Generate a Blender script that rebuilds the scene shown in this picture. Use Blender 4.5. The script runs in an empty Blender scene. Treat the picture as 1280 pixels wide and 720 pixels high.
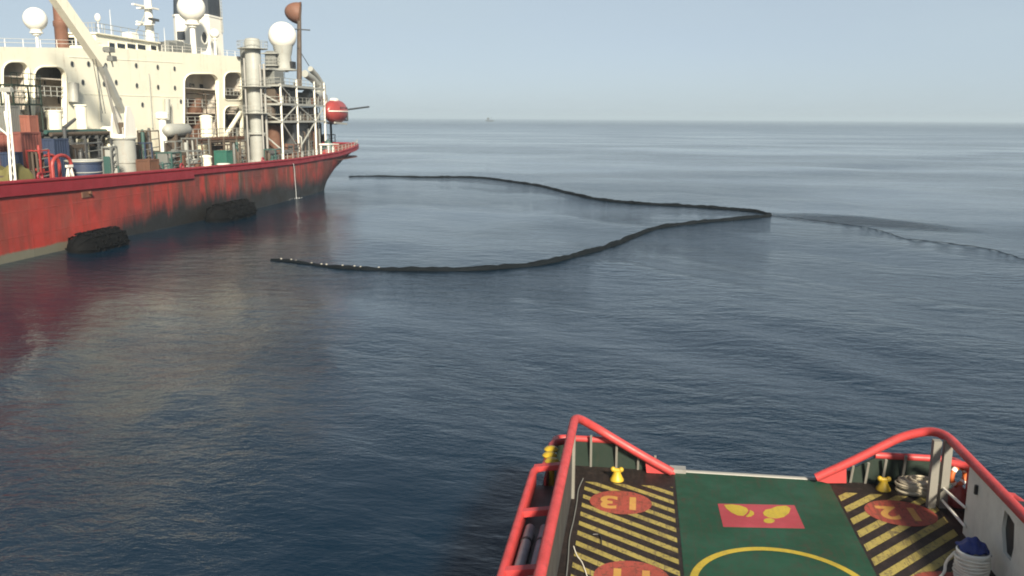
import bpy, math, random
import numpy as np
from mathutils import Vector, Matrix

random.seed(7)
rng = np.random.default_rng(11)
SC = bpy.context.scene
COL = SC.collection
RAD = math.radians

# ------------------------------------------------------------------ camera
FPX = 1108.5                       # focal length in photo pixels (1280 wide)
CAM = Vector((0.0, 0.0, 11.0))
YAW, PITCH, ROLL = RAD(8.1), math.atan((360 - 147.3) / FPX), RAD(0.35)
ROT = Matrix.Rotation(YAW, 3, 'Z') @ Matrix.Rotation(math.pi / 2 - PITCH, 3, 'X') @ Matrix.Rotation(ROLL, 3, 'Z')
cam_data = bpy.data.cameras.new('camera')
cam = bpy.data.objects.new('camera', cam_data)
COL.objects.link(cam)
cam.matrix_world = Matrix.Translation(CAM) @ ROT.to_4x4()
cam_data.sensor_width = 36
cam_data.lens = 36 * FPX / 1280
cam_data.clip_start = 0.2
cam_data.clip_end = 80000
SC.camera = cam

# ------------------------------------------------------------------ light
SUN_AZ = 25.0      # degrees from dead behind (-Y) towards +X
SUN_EL = 30.0
world = bpy.data.worlds.new('World')
SC.world = world
world.use_nodes = True
wn = world.node_tree
bg = wn.nodes['Background']
sky = wn.nodes.new('ShaderNodeTexSky')
sky.sky_type = 'NISHITA'
sky.sun_disc = False
sky.sun_elevation = RAD(SUN_EL)
sky.sun_rotation = RAD(180 - SUN_AZ)
sky.air_density = 0.65
sky.dust_density = 0.55
sky.ozone_density = 3.0
hsv = wn.nodes.new('ShaderNodeHueSaturation')
hsv.inputs['Saturation'].default_value = 0.60
wn.links.new(sky.outputs[0], hsv.inputs['Color'])
# thin high veil of haze-cloud over the clear sky
tcw = wn.nodes.new('ShaderNodeTexCoord'); mpw = wn.nodes.new('ShaderNodeMapping'); mpw.inputs['Scale'].default_value = (1.6, 1.6, 5.0)
nzw = wn.nodes.new('ShaderNodeTexNoise'); nzw.inputs['Scale'].default_value = 1.3; nzw.inputs['Detail'].default_value = 5; nzw.inputs['Roughness'].default_value = 0.5
mrw = wn.nodes.new('ShaderNodeMapRange'); mrw.inputs[1].default_value = 0.3; mrw.inputs[2].default_value = 0.7; mrw.inputs[3].default_value = 0.40; mrw.inputs[4].default_value = 0.85
mxw = wn.nodes.new('ShaderNodeMix'); mxw.data_type = 'RGBA'
wn.links.new(tcw.outputs['Generated'], mpw.inputs['Vector']); wn.links.new(mpw.outputs[0], nzw.inputs['Vector']); wn.links.new(nzw.outputs['Fac'], mrw.inputs[0]); 
sxw = wn.nodes.new('ShaderNodeSeparateXYZ'); wn.links.new(tcw.outputs['Generated'], sxw.inputs[0])
elw = wn.nodes.new('ShaderNodeMapRange'); elw.interpolation_type = 'SMOOTHSTEP'; elw.inputs[1].default_value = 0.12; elw.inputs[2].default_value = 0.75; elw.inputs[3].default_value = 1.0; elw.inputs[4].default_value = 0.2
muw = wn.nodes.new('ShaderNodeMath'); muw.operation = 'MULTIPLY'
wn.links.new(sxw.outputs[2], elw.inputs[0]); wn.links.new(elw.outputs[0], muw.inputs[0]); wn.links.new(mrw.outputs[0], muw.inputs[1]); wn.links.new(muw.outputs[0], mxw.inputs[0])
wn.links.new(hsv.outputs[0], mxw.inputs[6]); mxw.inputs[7].default_value = (5.65, 6.85, 7.65, 1)
wn.links.new(mxw.outputs[2], bg.inputs[0])
bg.inputs[1].default_value = 0.050

sd = bpy.data.lights.new('sun', 'SUN')
sd.energy = 5.0
sd.color = (1.0, 0.90, 0.72)
sd.angle = RAD(7.0)
sun = bpy.data.objects.new('sun', sd)
COL.objects.link(sun)
_s = Vector((math.sin(RAD(SUN_AZ)) * math.cos(RAD(SUN_EL)), -math.cos(RAD(SUN_AZ)) * math.cos(RAD(SUN_EL)), math.sin(RAD(SUN_EL))))
sun.rotation_euler = _s.to_track_quat('Z', 'Y').to_euler()
sun.location = (0, 0, 60)

SC.view_settings.view_transform = 'Standard'
SC.view_settings.look = 'None'
SC.view_settings.gamma = 1
SC.view_settings.use_curve_mapping = False
SC.view_settings.exposure = 0.90
SC.cycles.use_denoising = True
SC.cycles.max_bounces = 6
SC.cycles.filter_width = 1.9

# ------------------------------------------------------------------ pixel -> place
def ray(px, py):
    return ROT @ Vector(((px - 640) / FPX, (360 - py) / FPX, -1))
def onX(px, py, X):
    d = ray(px, py); return CAM + d * ((X - CAM.x) / d.x)
def onY(px, py, Y):
    d = ray(px, py); return CAM + d * ((Y - CAM.y) / d.y)
def onZ(px, py, Z):
    d = ray(px, py); return CAM + d * ((Z - CAM.z) / d.z)
def depth(p):
    return -(ROT.transposed() @ (Vector(p) - CAM)).z

# ------------------------------------------------------------------ materials
MATS = {}
def new_mat(name):
    m = bpy.data.materials.new(name); m.use_nodes = True
    nt = m.node_tree
    return m, nt, nt.nodes['Principled BSDF']
class NT:
    """little node helper"""
    def __init__(s, nt):
        s.nt = nt; s.co = None
    def n(s, t, **kw):
        x = s.nt.nodes.new(t)
        for k, v in kw.items(): setattr(x, k, v)
        return x
    def put(s, sock, v):
        if hasattr(v, 'is_output'): s.nt.links.new(v, sock)
        elif isinstance(v, (tuple, list)) and len(v) == 3 and sock.type == 'RGBA': sock.default_value = (*v, 1)
        else: sock.default_value = v
    def pos(s):
        return s.n('ShaderNodeNewGeometry').outputs['Position']
    def obj(s):
        return s.n('ShaderNodeTexCoord').outputs['Object']
    def scale(s, vec, sc):
        m = s.n('ShaderNodeMapping'); s.put(m.inputs['Vector'], vec); m.inputs['Scale'].default_value = sc
        return m.outputs[0]
    def rot(s, vec, rz, sc):
        m = s.n('ShaderNodeMapping'); s.put(m.inputs['Vector'], vec); m.inputs['Scale'].default_value = sc; m.inputs['Rotation'].default_value = (0, 0, rz)
        return m.outputs[0]
    def noise(s, vec, scale, detail=4, rough=0.55, dist=0.0):
        x = s.n('ShaderNodeTexNoise'); s.put(x.inputs['Vector'], vec)
        x.inputs['Scale'].default_value = scale; x.inputs['Detail'].default_value = detail
        x.inputs['Roughness'].default_value = rough; x.inputs['Distortion'].default_value = dist
        return x.outputs['Fac']
    def ramp(s, v, a, b, lo=0.0, hi=1.0):
        x = s.n('ShaderNodeMapRange', interpolation_type='SMOOTHSTEP')
        s.put(x.inputs[0], v); x.inputs[1].default_value = a; x.inputs[2].default_value = b
        x.inputs[3].default_value = lo; x.inputs[4].default_value = hi
        return x.outputs[0]
    def m(s, op, a, b=0.0, c=None, clamp=False):
        x = s.n('ShaderNodeMath', operation=op, use_clamp=clamp); s.put(x.inputs[0], a); s.put(x.inputs[1], b)
        if c is not None: s.put(x.inputs[2], c)
        return x.outputs[0]
    def mix(s, f, a, b):
        x = s.n('ShaderNodeMix', data_type='RGBA'); s.put(x.inputs[0], f); s.put(x.inputs[6], a); s.put(x.inputs[7], b)
        return x.outputs[2]
    def xyz(s, vec):
        x = s.n('ShaderNodeSeparateXYZ'); s.put(x.inputs[0], vec); return x.outputs
    def bump(s, h, strength, dist, normal=None):
        x = s.n('ShaderNodeBump'); s.put(x.inputs['Height'], h); s.put(x.inputs['Strength'], strength); x.inputs['Distance'].default_value = dist
        if normal is not None: s.put(x.inputs['Normal'], normal)
        return x.outputs[0]

def paint(name, col, rough=0.55, grime=0.35, gcol=(0.10, 0.065, 0.045), streak=True, scale=1.0, metal=0.0, bump=0.15, var=0.15):
    """weathered marine paint: blotchy tone, vertical rust runs, chips"""
    if name in MATS: return MATS[name]
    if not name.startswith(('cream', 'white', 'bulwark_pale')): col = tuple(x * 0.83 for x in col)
    m, nt, b = new_mat(name); k = NT(nt)
    P = k.pos()
    tone = k.noise(P, 0.9 * scale, 5, 0.6)
    c = k.mix(k.ramp(tone, 0.3, 0.75, 0, var * 3), col, tuple(x * 0.62 for x in col))
    if grime > 0:
        runs = k.noise(k.scale(P, (2.2 * scale, 2.2 * scale, 0.22 * scale if streak else 2.2 * scale)), 1.0, 5, 0.65)
        spots = k.noise(P, 3.5 * scale, 6, 0.7)
        g = k.m('MULTIPLY', k.ramp(runs, 0.50, 0.74), k.ramp(spots, 0.35, 0.7))
        c = k.mix(k.m('MULTIPLY', g, grime * 1.8, clamp=True), c, gcol)
    k.put(b.inputs['Base Color'], c)
    k.put(b.inputs['Roughness'], k.ramp(tone, 0.2, 0.8, max(rough - 0.12, 0.05), min(rough + 0.15, 1)))
    b.inputs['Metallic'].default_value = metal
    if bump: k.put(b.inputs['Normal'], k.bump(k.noise(P, 6 * scale, 4), bump, 0.02))
    MATS[name] = m
    return m

CREAM = paint('cream_paint', (0.90, 0.87, 0.71), 0.5, 0.30, (0.36, 0.24, 0.13), scale=0.5, var=0.05)
WHITE = paint('white_paint', (0.80, 0.78, 0.71), 0.45, 0.15, (0.35, 0.25, 0.16), var=0.05)
GREYW = paint('grey_white_paint', (0.40, 0.41, 0.38), 0.5, 0.3, (0.25, 0.17, 0.11), var=0.12)
GREY = paint('grey_paint', (0.20, 0.21, 0.20), 0.55, 0.35, var=0.15)
DGREY = paint('dark_grey_paint', (0.075, 0.08, 0.085), 0.55, 0.3, var=0.15)
BLACKM = paint('black_metal', (0.022, 0.022, 0.024), 0.5, 0.2)
FUNNEL = paint('slate_funnel_paint', (0.045, 0.055, 0.07), 0.5, 0.2)
RUST = paint('rusty_brown', (0.15, 0.070, 0.042), 0.75, 0.5, (0.08, 0.04, 0.025), scale=1.5)
COPPER = paint('copper_brown', (0.22, 0.105, 0.068), 0.6, 0.4, (0.12, 0.06, 0.04), scale=1.2)
REDBOX = paint('red_oxide_paint', (0.25, 0.085, 0.068), 0.6, 0.4, (0.12, 0.05, 0.035))
REDMACH = paint('bright_red_paint', (0.38, 0.05, 0.045), 0.5, 0.3, (0.10, 0.03, 0.02))
SALMON = paint('faded_orange_paint', (0.32, 0.12, 0.085), 0.6, 0.4, (0.14, 0.06, 0.04))
ORANGE = paint('orange_paint', (0.62, 0.14, 0.03), 0.5, 0.2, (0.2, 0.06, 0.03))
NAVY = paint('navy_paint', (0.035, 0.055, 0.11), 0.5, 0.25, (0.08, 0.05, 0.04))
BLUE = paint('blue_tarp', (0.022, 0.04, 0.21), 0.6, 0.1, scale=3)
TEAL = paint('teal_paint', (0.04, 0.105, 0.095), 0.55, 0.3)
GREENP = paint('green_paint', (0.03, 0.14, 0.105), 0.5, 0.3)
OLIVE = paint('olive_tarp', (0.17, 0.155, 0.05), 0.8, 0.2)
BROWNM = paint('brown_machinery', (0.10, 0.075, 0.055), 0.7, 0.5, (0.05, 0.03, 0.02), scale=1.6)
BOATRED = paint('lifeboat_red', (0.36, 0.06, 0.055), 0.35, 0.12, (0.2, 0.04, 0.03))
GUNWALE = paint('gunwale_red', (0.27, 0.018, 0.028), 0.5, 0.35, (0.15, 0.03, 0.03), scale=0.8)
SHADEBULK = paint('recess_paint', (0.66, 0.60, 0.52), 0.6, 0.5, (0.16, 0.10, 0.06), scale=0.8, var=0.2)  # superstructure cream with the recess shade put into its colour, plus grime
RUBBER = paint('fender_rubber', (0.004, 0.004, 0.0045), 0.9, 0.2, (0.012, 0.012, 0.01), streak=False)
GLASS = paint('dark_glass', (0.02, 0.025, 0.03), 0.12, 0.0, bump=0)
RAILRED = paint('bulwark_red', (0.60, 0.066, 0.066), 0.5, 0.45, (0.14, 0.045, 0.03), streak=False, scale=3.0, var=0.2)
YELLOW = paint('bollard_yellow', (0.62, 0.42, 0.03), 0.45, 0.2, (0.2, 0.12, 0.03), scale=3, streak=False)
DKGREEN = paint('dark_green_plating', (0.016, 0.032, 0.022), 0.55, 0.35, (0.05, 0.035, 0.02), scale=2)
WALLGREY = paint('bulwark_grey', (0.25, 0.24, 0.21), 0.6, 0.25, (0.16, 0.12, 0.08), scale=1.5, var=0.15)
WALLSHADELIFT = paint('bulwark_pale_shade_lift', (0.74, 0.72, 0.64), 0.6, 0.2, (0.22, 0.17, 0.12), scale=1.5, var=0.15)  # post grey lightened in colour to make up for the wall's shade
WALLDARK = paint('bulwark_dark_grey', (0.065, 0.068, 0.07), 0.6, 0.35, (0.03, 0.03, 0.03), scale=1.5, var=0.2)
PIPEGREY = paint('fender_pipe_grey', (0.42, 0.43, 0.46), 0.6, 0.35, (0.10, 0.09, 0.08), scale=3, streak=False)
ROPE = paint('cream_rope', (0.52, 0.46, 0.34), 0.85, 0.3, (0.25, 0.2, 0.13), streak=False, scale=6)
WROPE = paint('white_rope', (0.78, 0.74, 0.64), 0.85, 0.25, (0.35, 0.3, 0.22), streak=False, scale=6)
STEEL = paint('worn_steel', (0.42, 0.41, 0.38), 0.4, 0.35, (0.14, 0.10, 0.07), metal=0.3, scale=2)
BOOMMAT = paint('oil_boom_black', (0.006, 0.009, 0.012), 0.85, 0.1, (0.012, 0.014, 0.015), streak=False)
for _m in (BOOMMAT, RUBBER): _m.node_tree.nodes['Principled BSDF'].inputs['Specular IOR Level'].default_value = 0.12
FOAM = paint('splash_white', (0.75, 0.78, 0.80), 0.5, 0.0)
BOOMWHITE = paint('pale_float', (0.42, 0.40, 0.35), 0.6, 0.4, (0.08, 0.07, 0.06), streak=False)

def deck_mat(name, col, wearcol, wear=0.35, rough=0.6, scale=1.0, bump=0.3):
    col = tuple(x * 0.83 for x in col)
    m, nt, b = new_mat(name); k = NT(nt); P = k.pos()
    b.inputs['Specular IOR Level'].default_value = 0.2
    t = k.noise(P, 0.8 * scale, 5, 0.6)
    f = k.noise(P, 7 * scale, 6, 0.7)
    c = k.mix(k.ramp(t, 0.3, 0.7, 0, 0.6), col, tuple(x * 0.6 for x in col))
    w = k.m('MULTIPLY', k.ramp(k.noise(P, 2.1 * scale, 6, 0.7, 0.6), 0.52, 0.72), k.ramp(f, 0.3, 0.7))
    c = k.mix(k.m('MULTIPLY', w, wear * 2, clamp=True), c, wearcol)
    # drag scuffs: long thin scrapes in two directions, and small chips
    sc1 = k.ramp(k.noise(k.rot(P, RAD(20), (9, 0.7, 1)), 1.6, 4, 0.6), 0.54, 0.68, 0, 0.7)
    sc2 = k.ramp(k.noise(k.rot(P, RAD(-62), (11, 0.9, 1)), 1.4, 4, 0.6), 0.56, 0.70, 0, 0.65)
    chips = k.ramp(k.noise(P, 11, 5, 0.75), 0.53, 0.62, 0, 0.8)
    c = k.mix(k.m('MULTIPLY', k.m('MAXIMUM', k.m('MAXIMUM', sc1, sc2), chips), min(wear * 1.5, 1.0)), c, wearcol)
    k.put(b.inputs['Base Color'], c)
    k.put(b.inputs['Roughness'], k.ramp(t, 0.3, 0.7, rough - 0.12, rough + 0.12))
    k.put(b.inputs['Normal'], k.bump(k.noise(P, 60, 3), bump, 0.01))
    return m
DECKDARK = deck_mat('deck_black_nonskid', (0.022, 0.017, 0.016), (0.055, 0.037, 0.03))
DECKGREEN = deck_mat('deck_green_nonskid', (0.018, 0.076, 0.044), (0.045, 0.038, 0.026), 0.5)
STRIPE = deck_mat('stripe_yellow', (0.42, 0.34, 0.10), (0.09, 0.07, 0.045), 0.8)
RINGY = deck_mat('ring_yellow', (0.52, 0.39, 0.05), (0.2, 0.16, 0.05), 0.3)
SPOTRED = deck_mat('spot_red', (0.40, 0.085, 0.062), (0.10, 0.045, 0.03), 0.75)
SIGNRED = deck_mat('sign_red', (0.42, 0.065, 0.085), (0.25, 0.07, 0.07), 0.3)
NUMBER = deck_mat('number_paint', (0.60, 0.34, 0.09), (0.45, 0.15, 0.08), 0.5)
TANKDECK = deck_mat('tanker_deck_red', (0.16, 0.06, 0.045), (0.07, 0.045, 0.035), 0.5)

# hull paint: red over rust runs, black belt near the water, grey-green boot top
def hull_material():
    m, nt, b = new_mat('tanker_hull_paint'); k = NT(nt); P = k.pos(); X, Y, Z = k.xyz(P)
    big = k.noise(P, 0.12, 4, 0.6)
    c = k.mix(k.ramp(big, 0.35, 0.7), (0.40, 0.038, 0.028), (0.22, 0.032, 0.024))
    pale = k.noise(k.scale(P, (0.5, 0.5, 0.9)), 0.5, 6, 0.65)
    c = k.mix(k.ramp(pale, 0.55, 0.8, 0, 0.45), c, (0.28, 0.09, 0.068))
    runs = k.noise(k.scale(P, (0.55, 0.55, 0.05)), 1.0, 6, 0.7)
    fine = k.noise(k.scale(P, (2.2, 2.2, 0.16)), 1.0, 5, 0.7)
    aft = k.ramp(Y, 66, 90)                       # the run-off is worst abreast of the machinery
    r = k.m('MULTIPLY', k.ramp(runs, 0.46, 0.62), k.ramp(fine, 0.28, 0.6))
    c = k.mix(k.m('MULTIPLY', r, k.ramp(aft, 0, 1, 0.35, 0.95)), c, (0.060, 0.040, 0.026))
    greyrun = k.ramp(k.noise(k.scale(P, (0.75, 0.75, 0.03)), 1.3, 3, 0.5), 0.62, 0.70, 0, 0.55)
    c = k.mix(k.m('MULTIPLY', greyrun, aft), c, (0.25, 0.22, 0.18))
    c = k.mix(k.m('MULTIPLY', k.ramp(k.noise(k.scale(P, (0.25, 0.25, 0.12)), 1.0, 6, 0.7), 0.36, 0.62), k.ramp(Y, 60, 88, 0.30, 0.85)), c, (0.085, 0.034, 0.026))
    # black belt with a ragged top edge
    ed = k.noise(k.scale(P, (0.45, 0.45, 0.10)), 1.0, 6, 0.75)
    top = k.m('ADD', k.ramp(Y, 66, 84, 0.3, 2.2), k.ramp(Y, 112, 135, 0, -0.6))
    lvl = k.m('ADD', top, k.m('MULTIPLY', k.m('SUBTRACT', ed, 0.5), 5.0))
    belt = k.m('MULTIPLY', k.ramp(k.m('SUBTRACT', lvl, Z), -1.1, 0.9), k.ramp(Y, 64, 71))
    c = k.mix(belt, c, (0.013, 0.012, 0.011))
    boot = k.m('MULTIPLY', k.ramp(k.m('ADD', Z, k.m('MULTIPLY', ed, 0.5)), 1.15, 0.95), k.ramp(Y, 72, 65))
    c = k.mix(boot, c, (0.13, 0.125, 0.095))
    k.put(b.inputs['Base Color'], c)
    k.put(b.inputs['Roughness'], k.ramp(pale, 0.3, 0.7, 0.45, 0.7))
    dents = k.noise(k.scale(P, (0.35, 0.35, 0.5)), 1.0, 3)
    sy = k.ramp(k.m('ABSOLUTE', k.m('SUBTRACT', k.m('FRACT', k.m('DIVIDE', Y, 5.2)), 0.5)), 0.486, 0.498)
    sz = k.ramp(k.m('ABSOLUTE', k.m('SUBTRACT', k.m('FRACT', k.m('DIVIDE', Z, 1.9)), 0.5)), 0.465, 0.495)
    k.put(b.inputs['Normal'], k.bump(k.m('ADD', k.m('ADD', dents, k.m('MULTIPLY', k.m('MAXIMUM', sy, sz), 0.12)), k.m('MULTIPLY', fine, 0.12)), 0.6, 0.14))
    return m
HULL = hull_material()

# ------------------------------------------------------------------ mesh builder
WLOC = {}
class MB:
    def __init__(s): s.v = []; s.f = []
    def add(s, vs, fs):
        o = len(s.v); s.v += [tuple(v) for v in vs]; s.f += [tuple(i + o for i in f) for f in fs]; return s
    def box(s, x0, x1, y0, y1, z0, z1):
        vs = [(x, y, z) for z in (z0, z1) for y in (y0, y1) for x in (x0, x1)]
        return s.add(vs, [(0, 2, 3, 1), (4, 5, 7, 6), (0, 1, 5, 4), (1, 3, 7, 5), (3, 2, 6, 7), (2, 0, 4, 6)])
    def cbox(s, c, sx, sy, sz, ch=0.0):
        """box with chamfered vertical and top edges"""
        x, y, z = c
        if ch <= 0: return s.box(x - sx / 2, x + sx / 2, y - sy / 2, y + sy / 2, z - sz / 2, z + sz / 2)
        def ring(hx, hy, zz, c_):
            return [(x - hx + c_, y - hy, zz), (x + hx - c_, y - hy, zz), (x + hx, y - hy + c_, zz), (x + hx, y + hy - c_, zz),
                    (x + hx - c_, y + hy, zz), (x - hx + c_, y + hy, zz), (x - hx, y + hy - c_, zz), (x - hx, y - hy + c_, zz)]
        vs = ring(sx / 2, sy / 2, z - sz / 2, ch) + ring(sx / 2, sy / 2, z + sz / 2 - ch, ch) + ring(sx / 2 - ch, sy / 2 - ch, z + sz / 2, ch)
        fs = [tuple(range(7, -1, -1)), tuple(range(16, 24))]
        for l in (0, 8):
            fs += [(l + i, l + (i + 1) % 8, l + 8 + (i + 1) % 8, l + 8 + i) for i in range(8)]
        return s.add(vs, fs)
    def beam(s, p0, p1, w, h=None, up=(0, 0, 1)):
        h = h or w; p0 = Vector(p0); p1 = Vector(p1); d = (p1 - p0).normalized(); u = Vector(up)
        if abs(d.dot(u)) > 0.98: u = Vector((1, 0, 0))
        sx = d.cross(u).normalized() * (w / 2); sy = d.cross(sx).normalized() * (h / 2)
        vs = [p + a * sx + b_ * sy for p in (p0, p1) for a, b_ in ((-1, -1), (1, -1), (1, 1), (-1, 1))]
        return s.add(vs, [(3, 2, 1, 0), (4, 5, 6, 7), (0, 1, 5, 4), (1, 2, 6, 5), (2, 3, 7, 6), (3, 0, 4, 7)])
    def tube(s, pts, r, n=8, caps=True):
        pts = [Vector(p) for p in pts]; rs = r if isinstance(r, (list, tuple)) else [r] * len(pts)
        t0 = (pts[1] - pts[0]).normalized(); u = Vector((0, 0, 1)) if abs(t0.z) < 0.9 else Vector((1, 0, 0))
        nrm = t0.cross(u).normalized(); vs = []
        for i, p in enumerate(pts):
            a = pts[max(i - 1, 0)]; b_ = pts[min(i + 1, len(pts) - 1)]; t = (b_ - a).normalized()
            nrm = (nrm - t * nrm.dot(t)).normalized(); bi = t.cross(nrm)
            vs += [p + (nrm * math.cos(2 * math.pi * j / n) + bi * math.sin(2 * math.pi * j / n)) * rs[i] for j in range(n)]
        fs = [(i * n + j, i * n + (j + 1) % n, (i + 1) * n + (j + 1) % n, (i + 1) * n + j) for i in range(len(pts) - 1) for j in range(n)]
        if caps: fs += [tuple(range(n - 1, -1, -1)), tuple((len(pts) - 1) * n + j for j in range(n))]
        return s.add(vs, fs)
    def cyl(s, p0, p1, r0, r1=None, n=16):
        return s.tube([p0, p1], [r0, r0 if r1 is None else r1], n)
    def lathe(s, c, prof, n=24):
        """prof = [(radius, z)] about a vertical axis at c"""
        c = Vector(c); vs = []
        for r, z in prof: vs += [(c.x + r * math.cos(2 * math.pi * j / n), c.y + r * math.sin(2 * math.pi * j / n), c.z + z) for j in range(n)]
        m = len(prof)
        fs = [(i * n + j, i * n + (j + 1) % n, (i + 1) * n + (j + 1) % n, (i + 1) * n + j) for i in range(m - 1) for j in range(n)]
        fs += [tuple(range(n - 1, -1, -1)), tuple((m - 1) * n + j for j in range(n))]
        return s.add(vs, fs)
    def ball(s, c, r, sc=(1, 1, 1), n=20, m=12, a0=0.0, a1=math.pi):
        prof = [(max(math.sin(a0 + (a1 - a0) * i / m), 1e-3) * r, -math.cos(a0 + (a1 - a0) * i / m) * r) for i in range(m + 1)]
        o = len(s.v); s.lathe((0, 0, 0), prof, n); c = Vector(c)
        for i in range(o, len(s.v)): x, y, z = s.v[i]; s.v[i] = (c.x + x * sc[0], c.y + y * sc[1], c.z + z * sc[2])
        return s
    def prism(s, poly, d):
        """poly = 3D points of a flat face, d = extrusion vector"""
        poly = [Vector(p) for p in poly]; d = Vector(d); n = len(poly)
        fs = [tuple(range(n)), tuple(range(2 * n - 1, n - 1, -1))] + [(i, i + n, (i + 1) % n + n, (i + 1) % n) for i in range(n)]
        return s.add(poly + [p + d for p in poly], fs)
    def torus(s, c, R, r, axis=(0, 0, 1), n=24, m=10, a0=0, a1=2 * math.pi):
        ax = Vector(axis).normalized(); u = ax.orthogonal().normalized(); w = ax.cross(u); c = Vector(c)
        vs = []; closed = abs(a1 - a0 - 2 * math.pi) < 1e-4; k = n if closed else n + 1
        for i in range(k):
            a = a0 + (a1 - a0) * i / n; d = u * math.cos(a) + w * math.sin(a)
            vs += [c + d * (R + r * math.cos(2 * math.pi * j / m)) + ax * (r * math.sin(2 * math.pi * j / m)) for j in range(m)]
        fs = [(i * m + j, ((i + 1) % k) * m + j, ((i + 1) % k) * m + (j + 1) % m, i * m + (j + 1) % m) for i in range(n if closed else k - 1) for j in range(m)]
        return s.add(vs, fs)
    def build(s, name, mat, parent=None, base=None, smooth=40):
        base = WLOC[parent.name] if parent is not None else Vector(base or (0, 0, 0))
        me = bpy.data.meshes.new(name)
        me.from_pydata([(x - base.x, y - base.y, z - base.z) for x, y, z in s.v], [], s.f)
        return finish(name, me, mat, parent, base, smooth)
def finish(name, me, mat, parent, base, smooth=40):
    import bmesh
    bm = bmesh.new(); bm.from_mesh(me); bmesh.ops.recalc_face_normals(bm, faces=bm.faces); bm.to_mesh(me); bm.free()
    if smooth:
        me.polygons.foreach_set('use_smooth', [True] * len(me.polygons))
        me.set_sharp_from_angle(angle=RAD(smooth))
    me.materials.append(mat)
    o = bpy.data.objects.new(name, me); COL.objects.link(o)
    if parent is not None: o.parent = parent
    else: o.location = base
    WLOC[o.name] = base
    return o
def tag(o, label=None, cat=None, group=None, kind=None):
    if label: o['label'] = label
    if cat: o['category'] = cat
    if group: o['group'] = group
    if kind: o['kind'] = kind
    return o
def thing(name, loc, label, cat, group=None):
    o = bpy.data.objects.new(name, None); COL.objects.link(o); o.location = loc; o.empty_display_size = 0.3
    WLOC[o.name] = Vector(loc)
    return tag(o, label, cat, group)
def rbox(x0, y0, x1, y1, r, rb=None, n=6):
    """rounded rectangle in photo pixels (y down), r top corners, rb bottom corners"""
    rb = r if rb is None else rb; pts = []
    for cx, cy, rr, a0 in ((x1 - rb, y1 - rb, rb, 0), (x0 + rb, y1 - rb, rb, 90), (x0 + r, y0 + r, r, 180), (x1 - r, y0 + r, r, 270)):
        for i in range(n + 1):
            a = RAD(a0 + 90 * i / n); pts.append((cx + rr * math.cos(a), cy + rr * math.sin(a)))
    return pts
def plate_mesh(name, outer, holes, to3, normal_off):
    """flat plate with holes: outer/holes are 2D loops, to3 maps (u,v) to 3D, normal_off = thickness vector"""
    cu = bpy.data.curves.new('tmp', 'CURVE'); cu.dimensions = '2D'; cu.fill_mode = 'BOTH'
    for loop in [outer] + holes:
        sp = cu.splines.new('POLY'); sp.points.add(len(loop) - 1)
        for p, (u, v) in zip(sp.points, loop): p.co = (u, v, 0, 1)
        sp.use_cyclic_u = True
    cu.extrude = 0.5
    ob = bpy.data.objects.new('tmp', cu); COL.objects.link(ob)
    dg = bpy.context.evaluated_depsgraph_get(); dg.update()
    me = bpy.data.meshes.new_from_object(ob.evaluated_get(dg))
    bpy.data.objects.remove(ob); bpy.data.curves.remove(cu)
    for v in me.vertices:
        p = Vector(to3(v.co.x, v.co.y)); v.co = p + Vector(normal_off) * (v.co.z + 0.5)
    me.name = name
    return me
def text_mesh(txt, size, loc, rotz, bold=0.02):
    cu = bpy.data.curves.new('tmp', 'FONT'); cu.body = txt; cu.size = size; cu.align_x = 'CENTER'; cu.align_y = 'CENTER'
    cu.offset = bold; cu.extrude = 0.001; cu.space_character = 1.1
    ob = bpy.data.objects.new('tmp', cu); COL.objects.link(ob)
    dg = bpy.context.evaluated_depsgraph_get(); dg.update()
    me = bpy.data.meshes.new_from_object(ob.evaluated_get(dg))
    bpy.data.objects.remove(ob); bpy.data.curves.remove(cu)
    me.transform(Matrix.Translation(loc) @ Matrix.Rotation(rotz, 4, 'Z'))
    return me

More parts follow.
